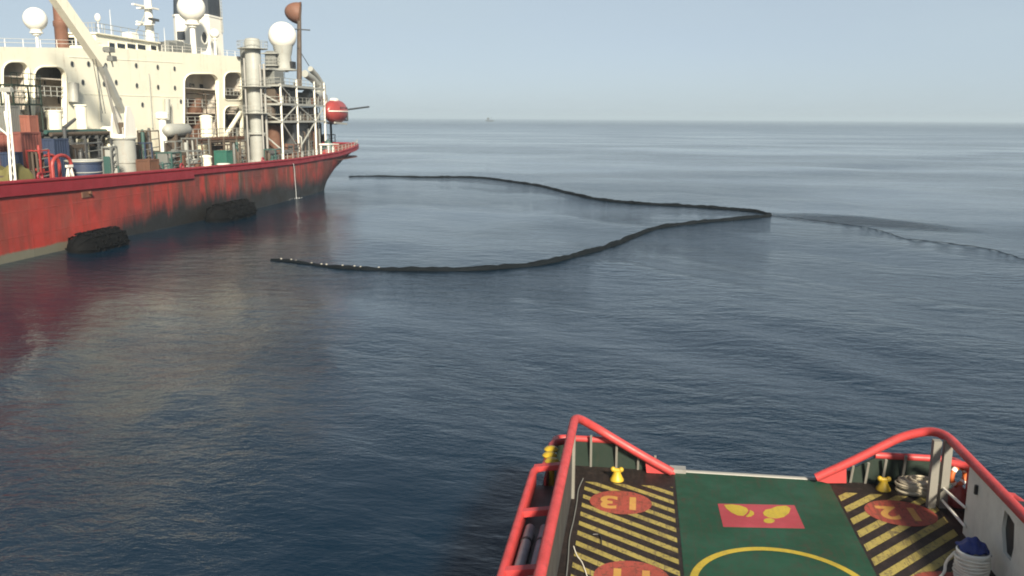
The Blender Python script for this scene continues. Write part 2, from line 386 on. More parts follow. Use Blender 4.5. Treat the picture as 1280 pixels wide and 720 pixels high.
# ================================================================== SEA
WAVES = []
def sea_z(x, y):
    d = max(math.hypot(x, y), 2.0); sp = max(d * 0.0125 + 0.02, d * RAD(104) / 559)
    return sum(a * min(max((l / sp - 4) / 5, 0), 1) * math.sin(kx * x + ky * y + ph) for l, kx, ky, a, ph in WAVES)
def build_sea():
    fine = np.linspace(RAD(-52), RAD(52), 560)
    coarse = np.linspace(RAD(52), RAD(308), 120)[1:-1]
    ang = np.concatenate([fine, coarse]); na = len(ang)
    r = [2.0]
    while r[-1] < 14000: r.append(r[-1] * 1.0125 + 0.02)
    r = np.array(r); nr = len(r)
    A = ang[None, :] + YAW; Rr = r[:, None]
    X = -np.sin(A) * Rr; Y = np.cos(A) * Rr
    Z = np.zeros_like(X)
    spacing = np.maximum(Rr * 0.0125 + 0.02, Rr * (fine[1] - fine[0]))
    wind = RAD(205)
    for i in range(46):
        lam = 1.3 * (1.115 ** i) * rng.uniform(0.95, 1.05)
        if lam > 42: break
        th = wind + rng.normal(0, 0.55)
        kx, ky = math.cos(th) * 2 * math.pi / lam, math.sin(th) * 2 * math.pi / lam
        amp = 0.0036 * lam ** 0.72 * rng.uniform(0.6, 1.2)
        fade = np.clip((lam / spacing - 4) / 5, 0, 1)
        ph = rng.uniform(0, 6.28); WAVES.append((lam, kx, ky, amp, ph))
        Z += amp * fade * np.sin(kx * X + ky * Y + ph)
    verts = np.stack([X, Y, Z], -1).reshape(-1, 3)
    i, j = np.meshgrid(np.arange(nr - 1), np.arange(na), indexing='ij')
    j2 = (j + 1) % na
    quads = np.stack([i * na + j, (i + 1) * na + j, (i + 1) * na + j2, i * na + j2], -1).reshape(-1, 4)
    me = bpy.data.meshes.new('sea')
    me.vertices.add(len(verts)); me.vertices.foreach_set('co', verts.ravel())
    nq = len(quads)
    me.loops.add(nq * 4); me.loops.foreach_set('vertex_index', quads.ravel().astype(np.int32))
    me.polygons.add(nq); me.polygons.foreach_set('loop_start', np.arange(0, nq * 4, 4, dtype=np.int32))
    me.update(calc_edges=True)
    me.polygons.foreach_set('use_smooth', np.ones(nq, dtype=bool))
    me.validate()
    m, nt, b = new_mat('sea_water'); k = NT(nt); P = k.pos(); X_, Y_, Z_ = k.xyz(P)
    b.inputs['Base Color'].default_value = (0.0009, 0.0115, 0.026, 1)
    b.inputs['IOR'].default_value = 1.333
    # gust bands: broad patches where the ripples are stronger
    bands = k.noise(k.rot(P, RAD(14), (0.009, 0.022, 0.01)), 1.0, 4, 0.5, 0.6)
    gust = k.ramp(bands, 0.36, 0.64, 0.30, 1.25)
    # churned patch trailing off the boom's apex
    dx = k.m('SUBTRACT', X_, 23.0); dy = k.m('SUBTRACT', Y_, 100.0)
    u = k.m('ADD', k.m('MULTIPLY', dx, 0.83), k.m('MULTIPLY', dy, -0.56))
    v = k.m('ADD', k.m('MULTIPLY', dx, 0.56), k.m('MULTIPLY', dy, 0.83))
    q = k.m('ADD', k.m('POWER', k.m('DIVIDE', u, 13.0), 2.0), k.m('POWER', k.m('DIVIDE', k.m('SUBTRACT', v, 2.0), 6.5), 2.0))
    churn = k.ramp(k.m('ADD', q, k.m('MULTIPLY', k.noise(P, 0.25, 4), 0.9)), 1.5, 0.6)
    ripA = k.noise(k.rot(P, RAD(25), (0.55, 1.0, 0.7)), 0.9, 5, 0.62, 0.25)
    ripB = k.noise(k.rot(P, RAD(-10), (0.8, 1.5, 1.0)), 3.2, 4, 0.6, 0.2)
    ripC = k.noise(k.rot(P, RAD(10), (0.25, 0.6, 0.4)), 0.45, 3, 0.5, 0.2)
    h = k.m('ADD', k.m('MULTIPLY', ripA, 0.95), k.m('ADD', k.m('MULTIPLY', ripB, 0.20), k.m('MULTIPLY', ripC, 0.6)))
    st = k.m('ADD', k.m('MULTIPLY', gust, 0.55), k.m('MULTIPLY', churn, 4.5))
    k.put(b.inputs['Normal'], k.bump(h, st, 0.36))
    far = k.ramp(k.m('SQRT', k.m('ADD', k.m('MULTIPLY', X_, X_), k.m('MULTIPLY', Y_, Y_))), 40, 1500, 0.0, 0.17)   # unresolved ripples
    k.put(b.inputs['Roughness'], k.m('ADD', k.m('ADD', far, 0.02), k.m('ADD', k.m('MULTIPLY', gust, 0.05), k.m('MULTIPLY', churn, 0.25))))
    me.materials.append(m)
    o = bpy.data.objects.new('sea', me); COL.objects.link(o)
    return tag(o, 'dark blue sea, calm with light ripples, reaching to the horizon', 'water', kind='structure')
build_sea()

# ================================================================== TANKER
HX = -46.5            # the tanker's near side
CX = -63.5            # her centre line
DK = 4.45             # main deck
tanker = thing('tanker_ship', (CX, 70, 0), 'large red hulled tanker with cream superstructure and crowded machinery deck', 'ship')
def rim_z(Y):
    return float(np.interp(Y, [-60, 59, 69, 82, 100, 117, 134, 144, 150], [6.5, 5.95, 5.75, 5.55, 5.3, 5.18, 5.45, 5.95, 6.4]))
def rim_x(Y):         # half breadth of the rim
    return float(np.interp(Y, [-60, 122, 138, 145, 148, 150], [17, 17, 16.8, 16.3, 15.7, 14.6]))
def wl_x(Y):
    return float(np.interp(Y, [-60, 114, 124, 130, 134, 138, 141], [17, 17, 16.8, 15.9, 13.6, 8.5, 1.5]))
def build_hull():
    mb = MB(); Ys = list(np.arange(-60, 100, 4.0)) + list(np.arange(100, 141, 2.0)) + [141, 143, 145, 146.5, 147.8, 148.8, 149.6, 150]
    ts = np.linspace(0, 1, 9); rows = []
    for Y in Ys:
        zt = rim_z(Y); xr = rim_x(Y)
        if Y <= 141: xw, zb = wl_x(Y), -2.5
        else:
            f = (Y - 141) / 9.0; xw, zb = 1.5, -0.4 + 4.2 * f ** 0.8
        ring = []
        for t in ts:
            z = zb + (zt - zb) * t
            if Y <= 141:
                tt = max(z, 0) / zt
                x = xw + (xr - xw) * (math.sin(tt * math.pi / 2) ** 0.75 if xr - xw > 0.05 else tt)
            else: x = xw + (xr - xw) * math.sin(t * math.pi / 2) ** 0.85
            ring.append((x, Y, z))
        rows.append(ring)
    n = len(ts)
    for sgn in (1, -1):
        vs = [(CX + sgn * x, y, z) for rg in rows for x, y, z in rg]
        fs = [(i * n + j, (i + 1) * n + j, (i + 1) * n + j + 1, i * n + j + 1) for i in range(len(rows) - 1) for j in range(n - 1)]
        mb.add(vs, fs)
    l, r_ = rows[-1], rows[-1]
    mb.add([(CX + x, y, z) for x, y, z in l] + [(CX - x, y, z) for x, y, z in reversed(r_)], [tuple(range(2 * n))])
    # bow end
    b0 = rows[0]
    mb.add([(CX + x, y, z) for x, y, z in b0] + [(CX - x, y, z) for x, y, z in reversed(b0)] + [(CX, -85, 8), (CX, -80, -2.5)], [tuple(range(2 * n))])
    h = mb.build('hull', HULL, tanker, smooth=50)
    d = MB(); ds = [(CX + rim_x(Y) - 0.1, Y, DK) for Y in Ys] + [(CX - rim_x(Y) + 0.1, Y, DK) for Y in reversed(Ys)]
    d.prism(ds, (0, 0, -0.15)); d.build('main_deck', TANKDECK, tanker, smooth=0)
    # rubbing band and rounded gunwale
    g = MB()
    for sgn in (1, -1):
        g = MB()
        for a, b_ in zip(Ys[:-1], Ys[1:]):
            if a < 20: continue
            def P(Y, out, dz): return (CX + sgn * (rim_x(Y) + out), Y, rim_z(Y) + dz)
            # the band is deeper forward and carries two short raised lengths
            da = 1.0 if a < 86 else 0.62; 
            q = [P(a, 0.02, -da), P(a, 0.20, -da + 0.1), P(a, 0.20, -0.1), P(a, -0.08, 0.06), P(a, -0.08, -da)]
            w = [P(b_, 0.02, -da), P(b_, 0.20, -da + 0.1), P(b_, 0.20, -0.1), P(b_, -0.08, 0.06), P(b_, -0.08, -da)]
            g.add(q + w, [(i, (i + 1) % 5, 5 + (i + 1) % 5, 5 + i) for i in range(5)] + [(0, 1, 2, 3, 4), (9, 8, 7, 6, 5)])
        g.build('rubbing_band', GUNWALE, tanker, smooth=30)
    t = MB()
    for sgn in (1, -1):
        MB().tube([(CX + sgn * (rim_x(Y) + 0.06), Y, rim_z(Y) + 0.1) for Y in Ys if Y > 20], 0.17, 10).build('gunwale', GUNWALE, tanker, smooth=60)
    t.tube([(CX + rim_x(150) * s_, 150, rim_z(150) + 0.1) for s_ in np.linspace(-1, 1, 9)], 0.17, 10)
    t.build('gunwale', GUNWALE, tanker, smooth=60)
    return h
hull = build_hull()

WX = -58.0            # plane of the superstructure side
def YZ(px, py, X=WX):
    p = onX(px, py, X); return (p.y, p.z)
top_px = [(-130, 50), (-60, 55), (0, 58.5), (104, 60), (112, 60), (126, 59), (200, 64), (236, 66), (300, 71), (311, 72.5)]
outer = [YZ(*p) for p in top_px] + [(YZ(309, 150)[0], DK + 0.02), (YZ(-130, 50)[0], DK + 0.02)]
archA = rbox(3, 77, 36, 162, 12, 5); archB = rbox(42.5, 83, 82, 168, 12, 5)
archZ = rbox(-60, 72, -6, 160, 14, 5)
archC = rbox(230, 92, 273, 178, 11, 5); archD = rbox(280, 90, 303.5, 125, 8, 4); archE = rbox(280, 132.5, 303.5, 172, 8, 3)
holes = [[YZ(*p) for p in a] for a in (archZ, archA, archB, archC, archD, archE)]
me = plate_mesh('superstructure', outer, holes, lambda u, v: Vector((WX, u, v)) - WLOC[tanker.name], (-0.45, 0, 0))
sup = finish('superstructure', me, CREAM, tanker, WLOC[tanker.name], 0)
yF, yA = YZ(-130, 50)[0], YZ(309, 150)[0]
def top_z(Y):
    pts = [YZ(*p) for p in top_px]; return float(np.interp(Y, [p[0] for p in pts], [p[1] for p in pts]))
# roof, end bulkheads, inner house and intermediate decks behind the openings
rf = MB()
ys = np.linspace(yF, yA, 14)
for a, b_ in zip(ys[:-1], ys[1:]):
    rf.add([(x, y, top_z(y) - dz) for y in (a, b_) for x in (WX - 0.46, CX * 2 - WX) for dz in (0.25, 0.5)], [(0, 2, 6, 4), (1, 5, 7, 3), (0, 4, 5, 1), (2, 3, 7, 6)])
rf.build('roof_deck', GREYW, sup, smooth=0)
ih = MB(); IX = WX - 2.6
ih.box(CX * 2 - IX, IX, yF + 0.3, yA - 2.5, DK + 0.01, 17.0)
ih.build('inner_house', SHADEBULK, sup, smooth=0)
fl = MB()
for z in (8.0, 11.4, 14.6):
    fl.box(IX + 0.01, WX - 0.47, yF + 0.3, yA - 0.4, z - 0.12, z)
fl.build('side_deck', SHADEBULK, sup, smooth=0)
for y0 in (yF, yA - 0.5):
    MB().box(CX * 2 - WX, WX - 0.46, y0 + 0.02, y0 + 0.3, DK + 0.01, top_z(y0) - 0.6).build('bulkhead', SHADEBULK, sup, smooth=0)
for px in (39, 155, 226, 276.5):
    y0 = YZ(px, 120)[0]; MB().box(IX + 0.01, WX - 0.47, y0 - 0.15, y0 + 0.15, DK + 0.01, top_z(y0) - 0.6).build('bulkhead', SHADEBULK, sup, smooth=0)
# openings' rims
for a in (archA, archB, archC, archD, archE):
    pts = [Vector((WX + 0.03, *YZ(*p))) for p in a]
    MB().tube(pts + pts[:2], 0.09, 6, caps=False).build('opening_rim', CREAM, sup)
# railings across the openings
for (x0, x1, y) in ((3, 36, 131), (3, 36, 106), (42.5, 82, 107), (42.5, 82, 134), (230, 273, 124), (230, 273, 146), (280, 303, 110)):
    r = MB()
    a = onX(x0, y, WX - 0.25); b_ = onX(x1, y, WX - 0.25)
    for dz in (0.0, -0.45, -0.9): r.tube([(a.x, a.y, a.z + dz), (b_.x, b_.y, a.z + dz)], 0.05, 6)
    for t in np.linspace(0.1, 0.9, 5): p = a.lerp(b_, t); r.cyl((p.x, p.y, a.z), (p.x, p.y, a.z - 1.0), 0.045, n=6)
    r.build('opening_railing', GREYW, sup)
# windows and doors of the inner house
for (x0, y0, x1, y1) in ((47, 97, 51, 108), (53, 97, 57, 108), (68, 96, 74, 103), (76, 95, 80.5, 103.5), (48, 121, 52, 131), (70, 119, 75, 131), (77, 120, 81, 133),
                         (8, 104, 14, 118), (236, 103, 243, 111), (248, 104, 255, 112), (260, 105, 266, 113), (240, 128, 247, 145), (256, 130, 262, 137), (284, 100, 290, 110), (294, 101, 299, 111)):
    p, q = onX(x0, y0, IX), onX(x1, y1, IX)
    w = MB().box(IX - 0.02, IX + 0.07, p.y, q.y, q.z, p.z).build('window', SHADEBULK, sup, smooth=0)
    MB().box(IX - 0.02, IX + 0.10, p.y + 0.13, q.y - 0.13, q.z + 0.12, p.z - 0.12).build('window_pane', GLASS, sup, smooth=0)
# diagonal brace in the aftmost opening
MB().beam(onX(282, 169, WX - 0.1), onX(301, 140, WX - 0.1), 0.45, 0.3).build('brace', CREAM, sup)
# portholes
for (px, py) in ((90, 80), (110.5, 80), (103.5, 103), (130, 105), (170, 82), (197, 84), (218, 86), (171, 107), (197.5, 109), (218.5, 110), (178, 131), (132, 82), (145, 103), (226, 127), (150, 125)):
    p = onX(px, py, WX)
    o = MB().torus((WX + 0.015, p.y, p.z), 0.27, 0.04, (1, 0, 0), 16, 6).build('porthole', GREY, sup)
    MB().cyl((WX - 0.05, p.y, p.z), (WX + 0.012, p.y, p.z), 0.27, n=16).build('porthole_pane', GLASS, sup)
# fittings standing off the wall: vents, lamps, a rain-water pipe
for (px, py0, py1, r) in ((92, 104, 128, 0.5), (209, 124, 150, 0.35)):
    p, q = onX(px, py0, WX + 0.5), onX(px, py1, WX + 0.5)
    MB().cyl(q, p, r, n=14).build('wall_vent', GREYW, sup)
for px, y0, y1 in ((214, 130, 176), (308, 74, 176), (121, 84, 150), (186, 92, 160)):
    p, q = onX(px, y0, WX + 0.15), onX(px, y1, WX + 0.15)
    MB().tube([(p.x, p.y, p.z), (p.x, p.y, q.z)], 0.16 if px == 308 else 0.07, 8).build('down_pipe', DGREY if px == 308 else GREYW, sup)
p = onX(297, 71.5, WX + 0.15); q = onX(308, 73, WX + 0.15)
MB().tube([p, q, (q.x, q.y, q.z - 0.4)], 0.16, 8).build('down_pipe', DGREY, sup)
# rust-stained welded seams
for py0, py1 in ((71, 83), (117, 124)):
    pp = [onX(x, py0 + (py1 - py0) * (x - 85) / 225, WX + 0.01) for x in (86, 155, 228)]
    MB().beam(pp[0], pp[-1], 0.05, 0.06).build('seam', CREAM, sup, smooth=0)

# wheelhouse wing on the roof
p0, p1 = onX(121, 64, WX - 0.4), onX(198, 64, WX - 0.4)
zt = onX(160, 48.5, WX - 0.4).z
wb = MB(); wz0 = top_z(p0.y) - 0.45
wb.add([(x, y, z) for z in (wz0, zt) for (x, y) in ((WX - 0.4, p0.y), (WX - 0.4, p1.y), (WX - 4.0, p1.y), (WX - 4.0, p0.y))], [(0, 1, 2, 3), (7, 6, 5, 4), (0, 4, 5, 1), (1, 5, 6, 2), (2, 6, 7, 3), (3, 7, 4, 0)])
wh = wb.build('wheelhouse', CREAM, tanker, smooth=0)
MB().box(WX - 4.2, WX - 0.15, p0.y - 0.2, p1.y + 0.2, zt, zt + 0.14).build('wheelhouse_roof', CREAM, wh, smooth=0)
for x0, x1, y0, y1 in ((136, 143, 53.3, 60.5), (146, 156, 54, 61), (158.5, 169, 54.3, 61.5), (171.5, 181.5, 55.3, 62.5), (188, 195, 56.5, 63)):
    a, b_ = onX(x0, y0, WX - 0.4), onX(x1, y1, WX - 0.4)
    f = MB().box(WX - 0.45, WX - 0.36, a.y - 0.1, b_.y + 0.1, b_.z - 0.1, a.z + 0.1).build('window', CREAM, wh, smooth=0)
    MB().box(WX - 0.45, WX - 0.335, a.y, b_.y, b_.z, a.z).build('window_pane', GLASS, wh, smooth=0)
for t in (0.2, 0.5, 0.8):      # front windows of the wing
    x = WX - 0.4 - 3.6 * t
    MB().box(x - 0.42, x + 0.42, p0.y - 0.03, p0.y + 0.05, zt - 1.2, zt - 0.35).build('window_pane', GLASS, wh, smooth=0)
rr = MB()
for (a, b_) in (((WX - 0.3, p0.y), (WX - 0.3, p1.y)), ((WX - 0.3, p0.y), (WX - 3.8, p0.y))):
    for dz in (0.5, 1.0): rr.tube([(a[0], a[1], zt + 0.14 + dz), (b_[0], b_[1], zt + 0.14 + dz)], 0.035, 6)
    for t in np.linspace(0, 1, 9): x, y = a[0] + (b_[0] - a[0]) * t, a[1] + (b_[1] - a[1]) * t; rr.cyl((x, y, zt + 0.1), (x, y, zt + 1.15), 0.035, n=6)
rr.build('wheelhouse_railing', GREYW, wh)
pp = onX(163, 44, WX - 2)
MB().cbox((pp.x, pp.y, zt + 0.55), 1.2, 1.6, 0.9, 0.1).build('roof_locker', WHITE, wh, smooth=0)
pp = onX(122, 22, WX - 1.5)
ant = MB().cyl((pp.x, pp.y, zt + 0.1), (pp.x, pp.y, pp.z - 0.3), 0.05, n=6); ant.ball((pp.x, pp.y, pp.z), 0.32, (1, 1, 1.4), 12, 8)
ant.build('antenna_pod', WHITE, wh)
for px, py in ((127, 30), (137, 12), (205, 35)):
    pp = onX(px, py, WX - 2.5); MB().cyl((pp.x, pp.y, zt - 0.6), (pp.x, pp.y, pp.z), 0.04, 0.02, 6).build('whip_antenna', WHITE, wh)

# railings round the roof edge
rA = MB(); rB = MB()
for a, b_ in zip(np.linspace(yF, yA, 26)[:-1], np.linspace(yF, yA, 26)[1:]):
    if p0.y - 1 < a < p1.y: continue
    r = rA if a < p0.y else rB
    za, zb = top_z(a), top_z(b_)
    r.cyl((WX - 0.2, a, za - 0.05), (WX - 0.2, a, za + 0.75), 0.03, n=5)
    for dz in (0.4, 0.75): r.tube([(WX - 0.2, a, za + dz), (WX - 0.2, b_, zb + dz)], 0.025, 5)
rA.build('roof_railing', WHITE, sup); rB.build('roof_railing', WHITE, sup)

# radar mast
mx = -60.2; base = onX(188, 50, mx); topm = onX(184.5, -26, mx)
mm = MB().cyl((mx, base.y, top_z(base.y) - 0.6), (mx, base.y, topm.z), 0.62, 0.36, 14)
mast = mm.build('radar_mast', WHITE, tanker)
for (xa, xb, py, w) in ((167, 196, 5, 0.35), (172, 190, 27, 0.28), (176, 200, -10, 0.28)):
    a, b_ = onX(xa, py, mx), onX(xb, py + 1, mx)
    c = MB().beam((mx - 0.1, a.y, a.z), (mx + 0.1, b_.y, a.z), w, 0.18)
    c.box(mx - 1.0, mx + 1.0, (a.y + b_.y) / 2 - 0.4, (a.y + b_.y) / 2 + 0.4, a.z - 0.25, a.z - 0.1)
    c.build('cross_arm', WHITE, mast, smooth=0)
sc = MB().beam((mx + 0.9, base.y - 1.6, onX(177, 28, mx).z + 0.45), (mx + 0.9, base.y + 0.6, onX(177, 28, mx).z + 0.45), 0.22, 0.3)
sc.cyl((mx + 0.9, base.y - 0.5, onX(177, 28, mx).z), (mx + 0.9, base.y - 0.5, onX(177, 28, mx).z + 0.4), 0.16); sc.build('radar_scanner', DGREY, mast)
st = MB()
for s_ in (-1, 1): st.tube([(mx, base.y, onX(186, 10, mx).z), (mx - 1.5, base.y + 3.2 * s_, top_z(base.y) - 0.4)], 0.05, 6)
st.build('mast_stay', GREYW, mast)

# machinery on the roof between wheelhouse and funnel
eq = MB()
a, b_ = onX(203, 62, -61), onX(232, 62, -61)
for i in range(3):
    y = a.y + (b_.y - a.y) * (i + 0.5) / 3
    eq.cbox((-61, y, top_z(y) + 0.55 + 0.25 * (i % 2)), 1.8, 2.0, 1.6, 0.12)
eq.build('roof_machinery', GREY, sup, smooth=0)

# funnel
fY = (onX(217, 60, CX).y + onX(274, 60, CX).y) / 2 + 0.6
zb = top_z(fY) - 0.5; zm = onX(245, 21, CX).z; zt2 = onX(245, -16, CX).z
def frame(mb, c, hx, hy, z0, z1, ch, tp=1.0):
    def ring(h1, h2, z, c_): return [(c[0] + a * h1 - (c_ * a if k_ else 0), c[1] + b * h2 - (0 if k_ else c_ * b), z) for a, b, k_ in ((-1, -1, 0), (-1, -1, 1), (1, -1, 1), (1, -1, 0), (1, 1, 0), (1, 1, 1), (-1, 1, 1), (-1, 1, 0))]
    vs = ring(hx, hy, z0, ch) + ring(hx * tp, hy * tp, z1, ch)
    return mb.add(vs, [tuple(range(7, -1, -1)), tuple(range(8, 16))] + [(i, (i + 1) % 8, 8 + (i + 1) % 8, 8 + i) for i in range(8)])
fun = frame(MB(), (CX, fY), 2.7, 2.7, zb, zm, 0.7).build('funnel', WHITE, tanker, smooth=30)
frame(MB(), (CX, fY), 2.66, 2.66, zm, zt2, 0.7, 0.94).build('funnel_top', FUNNEL, fun, smooth=30)
frame(MB(), (CX, fY), 2.78, 2.78, zm - 0.12, zm + 0.12, 0.7).build('funnel_band', WHITE, fun, smooth=30)
lv = onX(255, 47, CX + 2.7)
MB().torus((CX + 2.72, lv.y, lv.z), 0.85, 0.1, (1, 0, 0), 20, 8).build('louver_ring', WHITE, fun)
MB().cyl((CX + 2.6, lv.y, lv.z), (CX + 2.73, lv.y, lv.z), 0.82, n=20).build('louver', FUNNEL, fun)
lz = MB().box(CX - 1.9, CX - 0.7, fY - 2.74, fY - 2.6, zb + 2.6, zb + 3.8).build('louver', FUNNEL, fun, smooth=0)
ex = MB()
for dx, dy in ((-1, -0.8), (0.4, 0.6), (1.1, -0.9)): ex.cyl((CX + dx, fY + dy, zt2 - 0.1), (CX + dx, fY + dy, zt2 + 1.2), 0.38, n=12)
ex.build('exhaust_pipe', BLACKM, fun)
lad = MB()
for s_ in (0, 0.5): lad.cyl((CX + 2.85, fY + 1.4 + s_, zm - 2.0), (CX + 2.75, fY + 1.4 + s_, zt2 + 1.0), 0.04, n=6)
for i in range(14): z = zm - 1.9 + i * 0.45; lad.cyl((CX + 2.83, fY + 1.4, z), (CX + 2.83, fY + 1.9, z), 0.03, n=5)
lad.build('funnel_ladder', GREYW, fun)

# radomes (welded pedestals: parts of the ship)
def radome(px, py, rpx, X, footz, cone=True, mat=WHITE, pr=0.28):
    c = onX(px, py, X); r = rpx * depth(c) / FPX
    o = MB().ball(c, r, n=28, m=18).build('radome', mat, tanker)
    cz = c.z - r * 0.92
    MB().lathe((c.x, c.y, cz - r * 0.45), [(r * 0.34, 0), (r * 0.36, r * 0.1), (r * 0.55, r * 0.18), (r * 0.55, r * 0.28), (r * 0.42, r * 0.30), (r * 0.5, r * 0.5)], 20).build('radome_base', WHITE, o)
    MB().cyl((c.x, c.y, footz), (c.x, c.y, cz - r * 0.4), pr, pr * 0.85, 12).build('radome_pole', WHITE, o)
    return o
radome(44, 24, 14.2, -60, top_z(YZ(44, 58)[0]) - 0.3, pr=0.16)
radome(239, 10, 17, -60.3, top_z(YZ(239, 66)[0]) - 0.3, pr=0.42)
radome(268, 42, 6, -59.3, top_z(YZ(268, 66)[0]) - 0.3, pr=0.2)

# copper-brown exhaust stack on the roof
sx = -62.0; a = onX(69, 58, sx); b_ = onX(84.5, 12, sx); r0 = 7.8 * depth(a) / FPX; cy = onX(76.5, 40, sx).y
stk = MB().lathe((sx, cy, top_z(cy) - 0.6), [(r0, 0), (r0, b_.z - top_z(cy) - 1.4), (r0 * 1.12, b_.z - top_z(cy) - 1.3), (r0 * 1.12, b_.z - top_z(cy) - 0.8), (r0 * 0.95, b_.z - top_z(cy) - 0.7), (r0 * 0.95, b_.z - top_z(cy) + 0.9), (r0 * 0.8, b_.z - top_z(cy) + 0.9), (r0 * 0.8, b_.z - top_z(cy) + 0.2)], 20).build('exhaust_stack', COPPER, tanker)
MB().cyl((sx + 0.5, cy + 1.7, top_z(cy) - 0.5), (sx + 0.5, cy + 1.7, b_.z - 0.9), 0.45, n=12).build('exhaust_pipe', RUST, stk)

# ------------------------------------------------------------------ deck crane (part of the ship)
kx = -51.2; pc = onX(156.5, 195, kx); ky = pc.y; pr = 13.2 * depth(pc) / FPX; pz = onX(156.5, 172, kx).z
crane = MB().lathe((kx, ky, DK), [(pr * 1.25, 0), (pr * 1.25, 0.15), (pr, 0.2), (pr, (pz - DK) * 0.42), (pr * 1.07, (pz - DK) * 0.43), (pr * 1.07, (pz - DK) * 0.47), (pr, (pz - DK) * 0.48), (pr, pz - DK - 0.2), (pr * 1.12, pz - DK - 0.15), (pr * 1.12, pz - DK)], 28).build('deck_crane', GREYW, tanker)
cb = MB(); tz = onX(156, 140, kx).z
for s_ in (-1, 1):
    cb.prism([(kx + s_ * 0.62, ky - 1.0, pz), (kx + s_ * 0.62, ky + 1.0, pz), (kx + s_ * 0.62, ky + 0.9, tz - 0.6), (kx + s_ * 0.62, ky + 0.2, tz + 0.6), (kx + s_ * 0.62, ky - 0.35, tz + 0.5), (kx + s_ * 0.62, ky - 0.8, tz - 1.0)], (0.14 * s_, 0, 0))
cb.box(kx - 0.6, kx + 0.6, ky - 0.95, ky + 0.95, pz, pz + 0.35)
cb.build('crane_housing', WHITE, crane, smooth=0)
MB().cbox((kx + 0.0, ky + 0.35, pz + 0.95), 1.1, 0.9, 1.1, 0.1).build('crane_winch', BROWNM, crane, smooth=0)
bf = Vector((kx, ky + 0.1, tz)); bm_ = onX(119, 66, kx); bt = onX(71, -2, kx); bend = bt + (bt - bm_) * 0.9
def tapered(mb, p0_, p1_, w0, h0, w1, h1):
    d = (p1_ - p0_).normalized(); sx_ = Vector((1, 0, 0)); sy_ = d.cross(sx_).normalized()
    vs = [p0_ + a_ * sx_ * w0 / 2 + c_ * sy_ * h0 / 2 for a_, c_ in ((-1, -1), (1, -1), (1, 1), (-1, 1))] + [p1_ + a_ * sx_ * w1 / 2 + c_ * sy_ * h1 / 2 for a_, c_ in ((-1, -1), (1, -1), (1, 1), (-1, 1))]
    return mb.add(vs, [(3, 2, 1, 0), (4, 5, 6, 7), (0, 1, 5, 4), (1, 2, 6, 5), (2, 3, 7, 6), (3, 0, 4, 7)])
tapered(MB(), bf, bm_, 0.5, 0.5, 0.6, 0.62).build('boom_heel', GREYW, crane, smooth=0)
tapered(MB(), bm_ + (bm_ - bt).normalized() * 1.2, bend, 0.75, 1.25, 0.7, 1.05).build('boom', CREAM, crane, smooth=0)
# ram, hook wires, floodlight bracket
MB().cyl(Vector((kx, ky - 0.8, pz + 0.5)), bf.lerp(bm_, 0.75), 0.13, n=10).build('boom_ram', STEEL, crane)
w = MB()
for s_ in (-0.15, 0.15): w.cyl(bm_ + Vector((s_, -0.3, -0.3)), onX(130, 142, kx) + Vector((s_, 0, 0)), 0.035, n=5)
w.build('hoist_wire', DGREY, crane)
fl = MB(); c = onX(136, 62, kx + 0.3)
fl.cbox(c, 0.7, 1.1, 0.5, 0.08); fl.cbox(c + Vector((0, 0.4, -0.8)), 0.6, 0.9, 0.5, 0.08); fl.beam(bm_, c, 0.1); fl.beam(c, c + Vector((0, 0.5, -1.6)), 0.1)
fl.build('boom_winch', GREY, crane, smooth=0)
rw = MB()
for s_ in (-0.66, 0.66):
    rw.tube([(kx + s_, ky - 1.2, pz + 0.02), (kx + s_, ky - 1.2, pz + 1.0), (kx + s_, ky + 1.2, pz + 1.0), (kx + s_, ky + 1.2, pz + 0.02)], 0.03, 5)
rw.build('crane_railing', WHITE, crane)

# ------------------------------------------------------------------ grey process column
gx = -51.6; gc = onX(318.5, 120, gx); gy = gc.y; gr = 9.6 * depth(gc) / FPX; gt = onX(318, 49, gx).z
zs = [DK, DK + 0.25, onX(318, 205, gx).z]
c1 = onX(318, 167, gx).z; c2 = onX(318, 143, gx).z; c3 = onX(318, 110, gx).z; c4 = onX(318, 63, gx).z
col_ = MB().lathe((gx, gy, 0), [(gr * 1.15, DK), (gr * 1.15, DK + 0.6), (gr * 0.9, DK + 0.7), (gr * 0.9, c1 - 0.15), (gr * 1.25, c1 - 0.1), (gr * 1.25, c1 + 0.1), (gr * 0.8, c1 + 0.15), (gr * 0.8, c2 - 0.1), (gr * 1.35, c2 - 0.08), (gr * 1.35, c2 + 0.12), (gr * 0.95, c2 + 0.15),
                          (gr * 0.95, c3 - 0.08), (gr * 1.4, c3 - 0.05), (gr * 1.4, c3 + 0.12), (gr, c3 + 0.15), (gr, gt - 0.35), (gr * 0.85, gt), (gr * 0.4, gt + 0.1)], 26).build('process_column', GREYW, tanker)
for z, rad in ((c2, 2.0), (c3, 2.1), (c4, 1.9)):
    t = MB().cyl((gx, gy, z + 0.12), (gx, gy, z + 0.2), gr * rad, n=20)
    t.torus((gx, gy, z + 1.1), gr * rad, 0.035, n=24, m=5); t.torus((gx, gy, z + 0.65), gr * rad, 0.025, n=24, m=5)
    for i in range(12): a = i * math.pi / 6; t.cyl((gx + gr * rad * math.cos(a), gy + gr * rad * math.sin(a), z + 0.15), (gx + gr * rad * math.cos(a), gy + gr * rad * math.sin(a), z + 1.1), 0.025, n=5)
    t.build('column_platform', GREYW, col_)
MB().cyl((gx - 1.9, gy + 2.3, DK), (gx - 1.9, gy + 2.3, gt - 0.9), gr * 0.85, n=20).build('column_riser', GREY, col_)
pw = MB()
